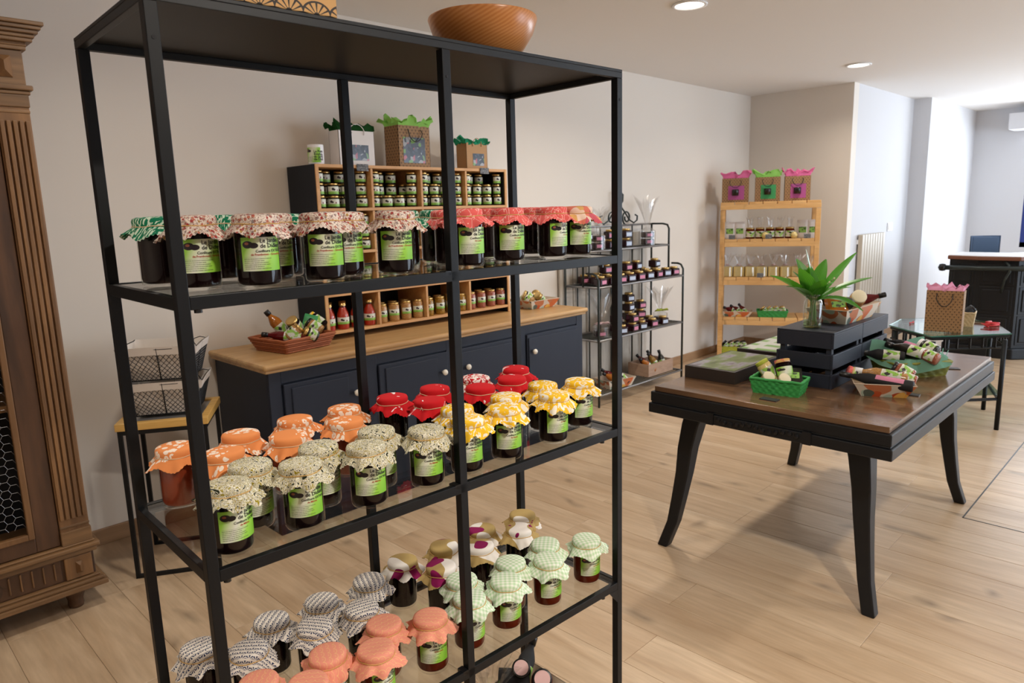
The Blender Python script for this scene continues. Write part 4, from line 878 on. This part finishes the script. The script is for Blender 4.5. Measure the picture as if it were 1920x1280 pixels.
def wrapped(lab, loc, h=.10, s=.04, top=.2, seed=1, ribbon=None, n=2):
    t = thing('wrapped_gift', lab, 'gift', loc, radians(-30))
    for k in range(n): part('square_jar', MB().box(-s, s, -s, s, .003+k*.055, .05+k*.055), 'rack_jam', t, bevel=.006)
    for k in range(n): part('jar_label', MB().box(-.022, .022, -s-.001, -s-.0003, .015+k*.055, .038+k*.055), 'pink_label', t)
    part('wrap', MB().lathe([(s*1.5, 0), (s*1.5, h*.9), (s*.4, h*1.15)], 12), 'cellophane', t, 40)
    cello(t, h*1.15, s*.35, s*1.9, top, seed)
    if ribbon: part('ribbon', MB().tube([(s*.5*cos(a), s*.5*sin(a), h*1.15+.004*sin(3*a)) for a in [k*pi/8 for k in range(16)]], .007, 6, True).tube([(.0, -.02, h*1.15), (.04, -.05, h*1.3), (.06, -.03, h*1.15), (.0, -.02, h*1.13), (-.045, -.05, h*1.28), (-.06, -.03, h*1.12), (0, -.02, h*1.12)], .005, 5), ribbon, t, True)
    return t
wrapped('two jam jars wrapped in tall flared cellophane, right end of rack top shelf', (4.95, 3.345, 1.144), .125, .042, .22, 3)
wrapped('cellophane wrapped gift, left end of rack top shelf', (4.27, 3.33, 1.144), .115, .04, .16, 12)
wrapped('cellophane gift with yellow ribbon, right end of third rack shelf', (5.0, 3.25, .504), .09, .04, .17, 5, 'straw_lime', 1)
wrapped('cellophane gift with pale ribbon, left end of third rack shelf', (4.16, 3.22, .504), .09, .042, .2, 6, 'ribbon_grey', 1)
wc = thing('wooden_crate', 'rough wooden crate of bottles on the right of the rack bottom shelf', 'crate', (4.72, 3.17, .094), radians(0))
for a in ((0, .36, 0, .012), (0, .36, .19, .202), (0, .012, .012, .19), (.348, .36, .012, .19)): part('crate_board', MB().box(*a, 0, .10), 'crate_wood', wc, bevel=.002)
part('crate_bottom', MB().box(.012, .348, .012, .19, 0, .01), 'crate_wood', wc)
for i, (x, y, l) in enumerate(((4.77, 3.22, 'amber_drink'), (4.84, 3.30, 'red_drink'), (4.90, 3.24, 'pickles'), (4.96, 3.3, 'red_drink'), (5.0, 3.23, 'dark_food'))): lie_bottle('%s bottle from left in the wooden crate on the rack' % ORD[i], (x, y, .185), (150-18*i, 40+6*i), .17, .026, l, grp='bottles in the rack crate')
tray('fruit-print tray of bottles on the left of the rack bottom shelf', (4.33, 3.22, .094), radians(-10), .22, .14, .07, 'fruit_print', flare=1.3, name='cardboard_tray')
for i, (x, y, l) in enumerate(((4.27, 3.2, 'amber_drink'), (4.33, 3.26, 'red_drink'), (4.38, 3.2, 'dark_food'))): lie_bottle('%s bottle from left in the print tray on the rack' % ORD[i], (x, y, .17), (150-20*i, 30+5*i), .17, .026, l, grp='bottles in the rack tray')

# ================================================================== PINE SHELF
PX, PYA, PYB = 6.38, 2.505, 3.465
PA = radians(27); FLx, FLy = 6.02, 3.28
def PS(x, y, z):   # shelf-local (depth measured from PX, position along the front) to room
    d = x-PX; u = (PYB-y)*.885
    return (FLx+u*sin(PA)+d*cos(PA), FLy-u*cos(PA)+d*sin(PA), z)
ps = thing('pine_shelf', 'open pine shelf with slatted boards in the far corner of the room', 'shelf', (FLx, FLy, 0), PA)
PXW, PYW = PX, PYB; PX0 = PX
PZ = [1.47, 1.135, .785, .412, .05]; PW_ = .85
for y in (-PW_, -.042):
    for x in (0, .36): part('post', MB().box(x, x+.042, y, y+.042, 0, 1.40), 'pine', ps, bevel=.002)
for z in PZ:
    tp_ = z > 1.4
    for x in (0, .36): part('rail', MB().box(x-.001, x+.043, -PW_+(0 if tp_ else .042), -(0 if tp_ else .042), z-.067, z-.024), 'pine', ps, bevel=.002)
    n = 7; y0 = -PW_+(0 if tp_ else .043); ww = (PW_-(0 if tp_ else .086))/n
    for i in range(n): part('slat', MB().box(0, .402, y0+i*ww+.003, y0+(i+1)*ww-.003, z-.0235, z), 'pine', ps, bevel=.002)
RB = radians(-63)
for i, (yc, w, tm, vm, nm) in enumerate(((3.325, .235, 'tissue_pink', 'pink_window', 'left'), (3.01, .215, 'tissue_lime', 'green_window', 'middle'), (2.725, .215, 'tissue_pink', 'pink_window', 'right'))):
    t = bag('patterned kraft gift bag with %s tissue, %s one on top of the pine shelf' % (('lime' if i == 1 else 'pink'), nm), PS(PX+.16, yc, 1.4705), RB, w, .11, .215, 'kraft_fans', tm, (-.27, .33, .1, .68, vm), 'cord', 20+i, .07, 'gift bags on the pine shelf', spill=.02)
    part('jar_in_window', MB().lathe([(0, 0), (.03, 0), (.03, .05), (.027, .055), (0, .055)], 14, T((.0, -.058, .06))), 'dark_food', t, True)
for i, y in enumerate((3.37, 3.27, 2.66, 2.56)):
    packet('white paper packet with green label, %s from left on the second pine shelf board' % ORD[i], PS(PX+.14, y, 1.1355), (0, 0, RB), .088, .155+.008*(i > 1), .055, grp='white packets on the pine shelf')
for i, y in enumerate((3.165, 3.07, 2.97, 2.88, 2.78)):
    if i in (2, 3) and False: continue
    t = small_jar_at('brown wrapped jar with cellophane tuft, %s from left on second pine shelf board' % ORD[i], PS(PX+.13, y, 1.1355), (0, 0, radians(-130)), .041, .10, 'jam_amber', 'brass', 'wrapped jars on the pine shelf')
    cello(t, .098, .012, .026, .09, i+3)
for i, y in enumerate((3.02, 2.74)):
    b = part('honey_cookie_bag', MB().lathe([(0, 0), (.024, .006), (.03, .03), (.022, .05), (.006, .06)], 14, None), 'couscous', loc=PS(PX+.08, y, 1.1355), smooth=True); tag(b, 'small yellow filled cellophane bag, %s one on the second pine shelf board' % ['left', 'right'][i], 'packet')
for i, y in enumerate((3.385, 3.27, 3.155, 3.04, 2.925, 2.81, 2.695, 2.58)):
    t = thing('couscous_bag', 'tied cellophane bag of pale yellow grain, %s from left on the third pine shelf board' % ORD[i], 'packet', PS(PX+.12, y, .7855), radians(-63+8*(i % 3)), 'grain bags on the pine shelf')
    part('grain', MB().box(-.048, .048, -.032, .032, 0, .095), 'couscous', t, bevel=.008); part('tie', MB().lathe([(.013, .105), (.019, .111), (.013, .117)], 10), 'ribbon_grey', t, True)
    part('wrap', MB().lathe([(.052, .003), (.049, .09), (.014, .113)], 10), 'cellophane', t, 40); cello(t, .113, .014, .042, .085, i)
for i, (y, z) in enumerate(((3.345, 1.1355), (2.985, 1.1355), (2.62, 1.1355), (3.055, .7855))):
    b = part('price_tag', MB().box(-.004, .0, -.028, .028, 0, .04), 'chalk', loc=PS(PX+.03, y, z), rot=(0, .15, radians(27))); tag(b, 'small grey price tag on the pine shelf, ' + ['left on the second board', 'middle of the second board', 'right on the second board', 'on the third board'][i], 'tag')
tray('fruit-print tray of bottles, left on fourth pine shelf board', PS(PX+.14, 3.28, .4125), RB, .22, .14, .05, 'fruit_print', flare=1.3, name='cardboard_tray')
for i in range(3): lie_bottle('%s dark bottle from left in the tray on the pine shelf' % ORD[i], PS(PX+.14, 3.33-.06*i, .465), (120-25*i, 20+10*i), .16, .026, 'red_drink', grp='bottles in the pine shelf tray')
tray('bright green straw basket, right on fourth pine shelf board', PS(PX+.14, 2.92, .4125), RB, .24, .14, .055, 'straw_green', weave=6, flare=1.12, name='straw_basket')
for i in range(4): small_jar_at('%s jar from left in the green basket on the pine shelf' % ORD[i], PS(PX+.13, 3.0-.06*i, .47), (110-22*i, 45), .032, .065, ['jam_amber', 'pulses', 'dark_food', 'pulses'][i], grp='jars in the pine shelf green basket')
tray('lime straw basket at the bottom of the pine shelf', PS(PX+.14, 3.30, .0505), RB, .22, .15, .07, 'straw_lime', weave=6, flare=1.12, name='straw_basket')
for i in range(4): small_jar_at('%s jar from left in the lime basket at the bottom of the pine shelf' % ORD[i], PS(PX+.13, 3.38-.06*i, .13), (110-22*i, 45), .034, .07, ['jam_dark', 'pulses', 'dark_food', 'dark_food'][i], 'black_plastic', grp='jars in the lime basket')

# ================================================================== DISPLAY TABLE
TX0, TX1, TY0, TY1, TZ = 2.39, 3.785, .69, 1.575, .73
tb = thing('display_table', 'wooden top display table with black apron and curved black legs', 'table', (0, 0, 0))
nb = 1
for i in range(nb): part('table_top', MB().box(TX0+(TX1-TX0)*i/nb+.0003, TX0+(TX1-TX0)*(i+1)/nb-.0003, TY0, TY1, TZ-.02, TZ), 'walnut_top', tb, bevel=.0012)
def apron(x0, x1, y0, y1): return MB().box(x0, x1, y0, y1, TZ-.062, TZ-.0205).box(x0-.006, x1+.006, y0-.006, y1+.006, TZ-.108, TZ-.068).box(x0+.002, x1-.002, y0+.002, y1-.002, TZ-.07, TZ-.06)
part('apron', apron(TX0-.012, TX1+.012, TY0-.012, TY1+.012), 'black_paint', tb, bevel=.004)
cv = MB()
for i in range(13):  # carved garland in the middle of the near apron
    y = .98+.025*i; cv.lathe([(0, .0), (.010, .001), (.008, .006), (0, .008)], 10, T((TX0-.017, y, TZ-.085+.006*sin(i*1.1))) @ Ry(-pi/2))
cv.box(TX0-.021, TX0-.012, .93, .96, TZ-.108, TZ-.062).box(TX0-.021, TX0-.012, 1.30, 1.33, TZ-.108, TZ-.062); part('carving', cv, 'black_paint', tb, 40)
LG = [(0, 0, .058), (.11, .042, .06), (.22, .064, .066), (.33, .084, .074), (.44, .097, .084), (.545, .12, .096), (.63, .15, .11)]
for fx, fy, sx, sy in ((2.487, 1.583, -1, 1), (2.505, .745, -1, -1), (3.80, .762, 1, -1), (3.79, 1.583, 1, 1)):
    m = MB(); vs = []
    for z, o_, w in LG:
        cx, cy = fx-sx*o_*.707+0*w, fy-sy*o_*.707; h = w/2/1.25
        vs += [(cx-h, cy-h, z), (cx+h, cy-h, z), (cx+h, cy+h, z), (cx-h, cy+h, z)]
    fs = [(3, 2, 1, 0)]+[(4*i+j, 4*i+(j+1) % 4, 4*i+4+(j+1) % 4, 4*i+4+j) for i in range(6) for j in range(4)]+[(24, 25, 26, 27)]
    o = part('leg', m.add(vs, fs), 'black_paint', tb, smooth=30, bevel=.006)
# crates
def slat_crate(x0, lab):
    t = thing('slatted_crate', lab, 'crate', (x0, 1.012, TZ), group='navy crates on the display table'); w, d, h = .308, .225, .215
    for z0, z1 in ((.0, .055), (.078, .135), (.158, .215)):
        for y in (0, d-.010): part('slat', MB().box(0, w, y, y+.010, z0, z1), 'slat_paint', t, bevel=.0015)
    for z0, z1 in ((.0, .055), (.078, .135), (.158, .215)):
        for x in (0, w-.01): part('slat', MB().box(x+.0005, x+.0095, .0105, d-.0105, z0, z1), 'slat_paint', t, bevel=.0015)
    for x in (.011, w-.031):
        for y in (.011, d-.031): part('corner_post', MB().box(x, x+.02, y, y+.02, 0, h-.009), 'slat_paint', t)
    part('top_board', MB().box(.0, w, .0, d, h, h+.008), 'slat_paint', t, bevel=.0015); return t
slat_crate(2.755, 'navy slatted crate nearer the camera, under the vase'); slat_crate(3.066, 'navy slatted crate further back, under the fruit-print tray')
CZ = TZ+.223
def sleeve(x0, x1, y0, y1, m, lab, seed):
    t = thing('photo_book', lab, 'box', (x0, y0, TZ)); part('book_block', MB().box(0, x1-x0, 0, y1-y0, 0, .052), 'book_edge', t, bevel=.002); part('cover_photo', MB().box(.012, x1-x0-.012, .012, y1-y0-.012, .0522, .0532), m, t)
sleeve(2.60, 3.0, 1.335, 1.565, 'sleeve_photo', 'dark flat box with green landscape photo at left of table', 1)
sleeve(3.07, 3.6, 1.33, 1.57, 'sleeve_green', 'dark flat box with green striped cover behind the other one', 2)
# vase with lily of the valley
vs_ = thing('flower_jar', 'glass jar of water with lily of the valley leaves on the crate', 'vase', (2.835, 1.13, CZ))
part('jar_glass', MB().lathe([(0, 0), (.030, 0), (.0345, .004), (.0355, .012), (.0355, .095), (.032, .108), (.0285, .113), (.0285, .119), (.031, .122), (.031, .136), (.029, .137), (.0285, .122)], 28), 'vase_glass', vs_, True)
part('water', MB().lathe([(0, .004), (.033, .004), (.0335, .012), (.0335, .03), (0, .03)], 24), 'vase_water', vs_, True)
st_ = MB()
for i in range(7): a = i*.9; st_.tube([(.015*cos(a), .015*sin(a), .01), (.008*cos(a), .008*sin(a), .09), (.02*cos(a+1), .02*sin(a+1), .16)], .003, 5)
part('stems', st_, 'leaf_stem', vs_, True)
def leaf(az, lean, L, W_, curl, tw=0.):
    m = MB()
    def fn(u, v):
        t = v; wd = W_*sin(pi*min(1, t*.93+.05))**.85*(1-.15*t); s = (u-.5)*2
        ang = lean+curl*t*t; r = L*t*sin(lean+curl*t*.5); z = L*t*cos(lean+curl*t*.5)
        y = s*wd; dz = .18*abs(s)*wd; c_, s_ = cos(tw), sin(tw)
        return (r-abs(s)*wd*.1, y*c_, .10+z+y*s_+dz, u, t)
    return m.grid(fn, 6, 12, Rz(az))
IR = radians(-45)  # image right
for az, lean, L, W_, cu, tw in ((IR+pi, .75, .21, .026, .5, .3), (IR+pi+.5, .42, .17, .028, .3, .2), (IR+2.7, .12, .215, .028, .1, 0), (IR+pi*.5, .2, .15, .026, .2, .4), (IR-.1, .62, .25, .021, .1, .5), (IR-.5, .9, .23, .02, .4, .3), (IR+.3, .95, .19, .02, .7, .1), (IR-.9, 1.0, .2, .017, 1.3, .2), (IR-1.6, .5, .14, .024, .5, 0), (IR+pi-.6, .35, .15, .025, .5, 0), (IR+2.2, .3, .19, .026, .3, -.3), (IR+pi+.2, .55, .14, .026, 1., 0), (IR+.8, .35, .2, .022, .5, .2), (IR-1.2, .25, .13, .024, 1.2, .3)):
    part('leaf', leaf(az, lean, L, W_*1.45, cu, tw), 'leaf', vs_, True)
for az, le in ((IR+pi-.3, .5), (IR-.2, .4)):
    fl_ = MB(); pts = [(L*sin(le+L*2)*cos(az), L*sin(le+L*2)*sin(az), .1+L*cos(le+L*2)) for L in (0, .04, .08, .12, .15)]; fl_.tube(pts, .0014, 4)
    sp = part('flower_stalk', fl_, 'leaf_stem', vs_, True); bl = MB()
    for i in range(8): L = .07+.011*i; bl.lathe([(0, .005), (.003, .004), (.0042, 0), (.0036, -.003)], 8, T((L*sin(le+L*2)*cos(az)+.004*(-1)**i, L*sin(le+L*2)*sin(az), .097+L*cos(le+L*2))))
    part('bells', bl, 'cream_cap', sp, True)
# trays on and around the crates
tray('long fruit-print tray of bottles on top of the far crate', (3.115, 1.11, CZ), radians(-2), .27, .125, .062, 'fruit_print', flare=1.35, name='cardboard_tray')
g = 'gifts in the crate-top tray'
lie_bottle('dark bottle with round pink sticker, middle of the crate-top tray', (3.12, 1.10, CZ+.068), (-150, 4), .15, .027, 'dark_food', grp=g)
lie_bottle('red bottle with black cap poking right from the crate-top tray', (3.22, 1.08, CZ+.072), (-55, 14), .20, .023, 'red_drink', grp=g)
small_jar_at('jar with pale ribbon in the crate-top tray', (3.20, 1.09, CZ+.075), (-140, 35), .032, .075, 'pulses', 'cream_cap', g)
packet('gold cellophane packet at left of the crate-top tray', (3.03, 1.10, CZ+.03), (radians(-35), 0, radians(-45)), .08, .085, .04, 'amber_drink', grp=g)
lie_bottle('bottle with white label at back of the crate-top tray', (3.10, 1.16, CZ+.075), (150, 10), .17, .026, 'dark_food', 'white_plastic', grp=g)
# green straw basket
tray('bright green straw basket of jars at the near edge of the table', (2.60, 1.15, TZ), radians(-82), .165, .10, .056, 'straw_green', weave=7, flare=1.15, name='straw_basket')
g = 'gifts in the green table basket'
small_jar_at('jar of pale spread with green label at left in the green table basket', (2.625, 1.212, TZ+.072), (105, 55), .027, .09, 'couscous', 'straw_lime', grp=g)
small_jar_at('jam jar with patterned cloth lid in the middle of the green table basket', (2.64, 1.15, TZ+.074), (60, 66), .031, .095, 'jam_dark', 'cloth_patch', grp=g, lm='label')
packet('lentil packet leaning at right in the green table basket', (2.60, 1.10, TZ+.03), (radians(-58), radians(0), radians(-62)), .075, .10, .03, 'dark_food', grp=g)
small_jar_at('low jar with white lid at front left of the green table basket', (2.588, 1.195, TZ+.045), (-130, 45), .024, .055, 'pulses', 'cream_cap', grp=g)
small_jar_at('low jar with white lid at front middle of the green table basket', (2.592, 1.135, TZ+.045), (-125, 45), .024, .055, 'jam_amber', 'cream_cap', grp=g)
# kraft fruit tray near right
tray('fruit-print tray of bottles at the right edge of the table', (2.835, .86, TZ), radians(-65), .15, .15, .052, 'fruit_print', flare=1.38, name='cardboard_tray')
g = 'gifts in the table edge tray'
lie_bottle('long dark bottle with pink label along front of the table edge tray', (2.775, .86, TZ+.058), (95, 4), .25, .021, 'dark', lm='pink_label', grp=g)
lie_bottle('clear bottle with green label lying across the table edge tray', (2.83, .86, TZ+.068), (100, 6), .18, .024, 'pulses', 'white_plastic', grp=g)
small_jar_at('jar with green label at right back of the table edge tray', (2.91, .81, TZ+.07), (100, 25), .029, .08, 'beans', 'black_plastic', grp=g)
small_jar_at('jar with white label at right front of the table edge tray', (2.85, .78, TZ+.058), (100, 15), .026, .07, 'beans', 'black_plastic', grp=g)
small_jar_at('pale jar with pink cover at left of the table edge tray', (2.82, .95, TZ+.062), (120, 20), .024, .06, 'couscous', 'cloth_coral', grp=g)
# tissue basket
tk = tray('oval straw basket overflowing with sage tissue and bottles', (3.22, .87, TZ), radians(-35), .22, .14, .06, 'straw_olive', weave=6, flare=1.15, name='straw_basket')
def sag(u, v):
    a = 2*pi*u; w = sin(5*a+1)*.5+sin(9*a+2)*.4+sin(14*a)*.25; r = .35+.75*v; up_ = .071+.011*w*v+.03*max(0, sin(a*1+2.2))*v-.075*max(0, v-.62)*2*(.5-.5*sin(a-.6))
    return (.15*cos(a)*r*(1+.12*w*v), .105*sin(a)*r*(1+.15*w*v), up_)
part('tissue_paper', MB().grid(sag, 48, 7, closeu=True), 'tissue_sage', tk, 35)
tf = MB().grid(lambda u, v: (-.13+.26*u, .07+.02*v+.006*sin(11*u), .05+v*(.075+.012*sin(7*u+1))), 12, 3); part('tissue_flap', tf, 'tissue_sage', tk, 35)
g = 'gifts in the sage tissue basket'
lie_bottle('white labelled bottle across the middle of the sage tissue basket', (3.20, .87, TZ+.10), (85, 10), .19, .027, 'dark_food', 'black_plastic', grp=g)
lie_bottle('dark bottle with black cap sticking out left of the sage tissue basket', (3.13, .95, TZ+.085), (110, 4), .16, .023, 'dark', grp=g)
small_jar_at('labelled jar at right of the sage tissue basket', (3.27, .82, TZ+.105), (80, 20), .029, .08, 'dark_food', 'white_plastic', grp=g)
small_jar_at('small jar at front right of the sage tissue basket', (3.18, .79, TZ+.09), (80, 15), .025, .07, 'beans', 'white_plastic', grp=g)
lie_bottle('pink labelled bottle at back of the sage tissue basket', (3.27, .91, TZ+.105), (80, 10), .17, .023, 'dark', lm='pink_label', grp=g)
sx_ = MB(); rn = random.Random(4)
for i in range(5): a = i*1.2; sx_.grid(lambda u, v: (.012*cos(a)+(u-.5)*.02*(1-v*.3)+.014*v*cos(a), .012*sin(a)+.014*v*sin(a), .02*v+.05*v*(1-.3*v)), 2, 4)
b = part('tied_sachet', sx_, 'tissue_sage', smooth=30, loc=(3.395, .80, TZ+.03)); tag(b, 'small sage tissue bow at the right end of the straw basket', 'bow')
for i, (x, y, l) in enumerate(((2.86, .765, 'black price tag lying beside the table edge tray'), (3.42, .765, 'flat dark card beside the sage tissue basket'), (2.475, 1.13, 'black price tag lying in front of the green basket'))):
    b = part('price_tag', MB().box(-.018, .018, -.032, .032, 0, .003), 'card_black', loc=(x, y, TZ+.0003), rot=(0, 0, [.1, .5, .0][i])); tag(b, l, 'tag')

# ================================================================== GLASS TABLE
GZ = .61
gt_ = thing('glass_table', 'hexagonal dark metal side table with a glass top near the counter', 'table', (0, 0, 0))
HP = [(5.20, 1.55), (4.90, 1.215), (5.28, .868), (5.69, 1.03), (5.78, 1.32), (5.52, 1.57)]
part('glass_top', MB().prism(HP, GZ-.008, GZ), 'table_glass', gt_); part('glass_edge', MB().tube([(x, y, GZ-.004) for x, y in HP], .0045, 4, True), 'glass_edge', gt_)
ins = [(5.4+(x-5.4)*.96, 1.25+(y-1.25)*.96) for x, y in HP]
part('top_frame', MB().tube([(x, y, GZ-.02) for x, y in ins], .010, 4, True), 'black_metal', gt_); part('lower_frame', MB().tube([(x, y, GZ-.09) for x, y in ins], .007, 4, True), 'black_metal', gt_)
for k in range(6):
    a, b_ = Vector(ins[k]), Vector(ins[(k+1) % 6])
    for j in range(1, 6): p = a.lerp(b_, j/6); part('gallery_bar', MB().box(p.x-.006, p.x+.006, p.y-.006, p.y+.006, GZ-.09, GZ-.02), 'black_metal', gt_)
LP = [(4.86, 1.2), (5.2, .885), (5.22, 1.52), (5.66, 1.05), (5.74, 1.32), (5.5, 1.53)]
for k, (x, y) in enumerate(LP): part('leg', MB().tube([(x, y, 0), (x+(0 if k else .03), y, GZ-.03)], .014, 8), 'black_metal', gt_, True)
part('lower_shelf_bars', MB().tube([(4.87, 1.2, .2), (5.2, .89, .2), (5.66, 1.05, .2), (5.74, 1.32, .2), (5.5, 1.53, .2), (5.22, 1.52, .2)], .010, 6, True), 'black_metal', gt_); part('lower_glass', MB().prism([(5.4+(x-5.4)*.93, 1.25+(y-1.25)*.93) for x, y in HP], .208, .214), 'table_glass', gt_)
tray('fruit-print tray on the lower glass shelf of the hexagonal table', (5.28, 1.22, .215), radians(-40), .2, .14, .07, 'fruit_print', flare=1.3, name='cardboard_tray')
bag('patterned kraft gift bag with rose tissue on the glass table', (5.14, 1.21, GZ+.001), radians(-84), .205, .10, .265, 'kraft_fans', 'tissue_rose', None, 'cord', 31, .05, spill=.015)
tray('small pale straw basket behind the bag on the glass table', (5.45, 1.17, GZ+.001), radians(-80), .11, .11, .09, 'straw_natural', weave=5, flare=1.2, name='straw_basket')
small_jar_at('dark bottle top in the pale straw basket on the glass table', (5.44, 1.18, GZ+.06), (radians(40), radians(30), 0), .028, .09, 'dark', 'black_plastic')
rb = MB(); rn = random.Random(9)
rb.tube([(5.42+.02*k+.03*sin(k*2.1), 1.02+.05*sin(k*1.7), GZ+.008+.012*abs(sin(k*1.3))) for k in range(10)], .006, 5); b = part('red_ribbon', rb, 'ribbon_red', smooth=True); tag(b, 'curled red ribbon lying at right on the glass table', 'ribbon')
b = part('red_ribbon', MB().tube([(5.30+.025*k, 1.45+.01*sin(k*2), GZ+.007) for k in range(5)], .005, 5), 'ribbon_red', smooth=True); tag(b, 'short red ribbon end at left on the glass table', 'ribbon')

# ================================================================== COUNTER
ct = thing('shop_counter', 'black panelled shop counter with wooden top and handrail at far right', 'counter', (0, 0, 0))
CP = [(7.68, 1.80), (7.62, 1.56), (7.63, 1.25), (7.88, .99), (8.35, .88), (9.3, .85), (9.3, 1.25), (8.3, 1.3), (8.15, 1.42), (8.15, 1.80)]
def off(P, e):
    c = Vector((8.4, 1.6)); out = []
    for i, p in enumerate(P): d = Vector(p)-c; out.append(tuple(Vector(p)+d.normalized()*e))
    return out
part('counter_body', MB().prism(CP, .0, .89), 'black_paint', ct); part('counter_base', MB().prism(off(CP, .035), 0, .10), 'black_paint', ct, bevel=.01); part('counter_top', MB().prism(off(CP, .045), .89, .925), 'wood_counter', ct, bevel=.006)
part('top_cloth', MB().prism(off(CP, .03), .925, .929), 'white_plastic', ct)
for k in range(5):
    a, b_ = Vector(CP[k]), Vector(CP[k+1]); d = (b_-a); L = d.length; ang = atan2(d.y, d.x); X = T((a.x, a.y, 0)) @ Rz(ang); n = 2 if L > .35 else 1
    for c in range(n):
        for r, (z0, z1) in enumerate(((.14, .38), (.42, .64), (.68, .84))):
            x0 = L*c/n+.04; x1 = L*(c+1)/n-.04
            q = part('panel_frame', MB().box(x0-.015, x1+.015, -.006, .002, z0-.012, z1+.012, X), 'black_paint', ct, bevel=.003); part('panel', MB().box(x0+.01, x1-.01, -.016, -.005, z0+.012, z1-.012, X), 'black_paint', q, bevel=.006)
part('rail_tube', MB().tube([(7.60, 1.83, .815), (7.545, 1.56, .82), (7.56, 1.21, .825), (7.84, .91, .825), (8.35, .79, .825), (9.2, .75, .825)], .022, 10), 'iron', ct, True)
part('rail_end', MB().lathe([(0, -.035), (.025, -.03), (.036, 0), (.025, .03), (0, .035)], 14, T((7.60, 1.84, .815))), 'black_plastic', ct, True)
for x, y, dx in ((7.61, 1.36, -.07), (8.3, .87, 0)): part('rail_bracket', MB().tube([(x, y, .60), (x-.02, y-.02, .72), (x+dx*.9, y-.06, .80), (x+dx*.6, y-.05, .85), (x, y, .885)], .012, 6), 'iron', ct, True)
ch = thing('office_chair', 'blue-grey office chair back showing above the counter', 'chair', (8.75, 1.74, 0), radians(-60))
def cb(u, v): return (-.135+.27*u, .03*(1-(2*u-1)**2), .72+.34*v)
part('backrest', MB().grid(cb, 8, 4).grid(lambda u, v: (cb(u, v)[0], cb(u, v)[1]+.03, cb(u, v)[2]), 8, 4).box(-.125, .125, .002, .03, .73, 1.05), 'chair_blue', ch, bevel=.01)
part('seat', MB().box(-.22, .22, -.42, .0, .44, .50), 'chair_blue', ch, bevel=.02); part('back_bar', MB().tube([(0, .03, .8), (0, .05, .5), (0, -.1, .43)], .015, 6), 'black_plastic', ch); part('column', MB().tube([(0, -.2, .08), (0, -.2, .45)], .025, 8), 'black_plastic', ch)
for k in range(5): a = k*2*pi/5; part('leg', MB().tube([(0, -.2, .09), (.28*cos(a), -.2+.28*sin(a), .04)], .016, 6), 'black_plastic', ch); part('caster', MB().lathe([(0, -.02), (.025, -.02), (.025, .02), (0, .02)], 10, T((.28*cos(a), -.2+.28*sin(a), .026)) @ Rx(pi/2)), 'black_plastic', ch)

# ================================================================== BASKET at the foot of the shelving unit
bx, by = S(.80, .19); bz = .0455
tray('kraft gift basket of jars at the foot of the shelving unit', (bx, by, bz), UA, .30, .22, .10, 'fruit_print', flare=1.12, name='cardboard_tray')
g = 'gifts in the basket at the foot of the shelving unit'
small_jar_at('jar with round pink sticker on black lid, left one in the foot basket', (1.255, 1.255, .185), (-135, 48), .027, .09, 'dark_food', 'black_plastic', g, 'pink_sticker')
small_jar_at('jar with round pink sticker on black lid, right one in the foot basket', (1.285, 1.205, .165), (-135, 42), .029, .09, 'jam_amber', 'black_plastic', g, 'pink_sticker')
small_jar_at('wide jar with gold lid at left in the foot basket', (1.12, 1.215, .175), (-120, 60), .036, .08, 'dark_food', 'brass', g, 'pink_label')
lie_bottle('bottle with glossy black cap at back of the foot basket', (1.30, 1.285, .165), (20, 35), .17, .024, 'dark', grp=g)
packet('black packet with green label in the foot basket', (1.19, 1.225, .11), (radians(-35), 0, radians(-50)), .085, .11, .045, 'dark', 'label_small', g)
c_ = thing('cellophane_tuft', 'clear crinkled cellophane sticking up from the foot basket', 'wrap', (1.16, 1.28, .16)); cello(c_, 0, .02, .05, .07, 4)
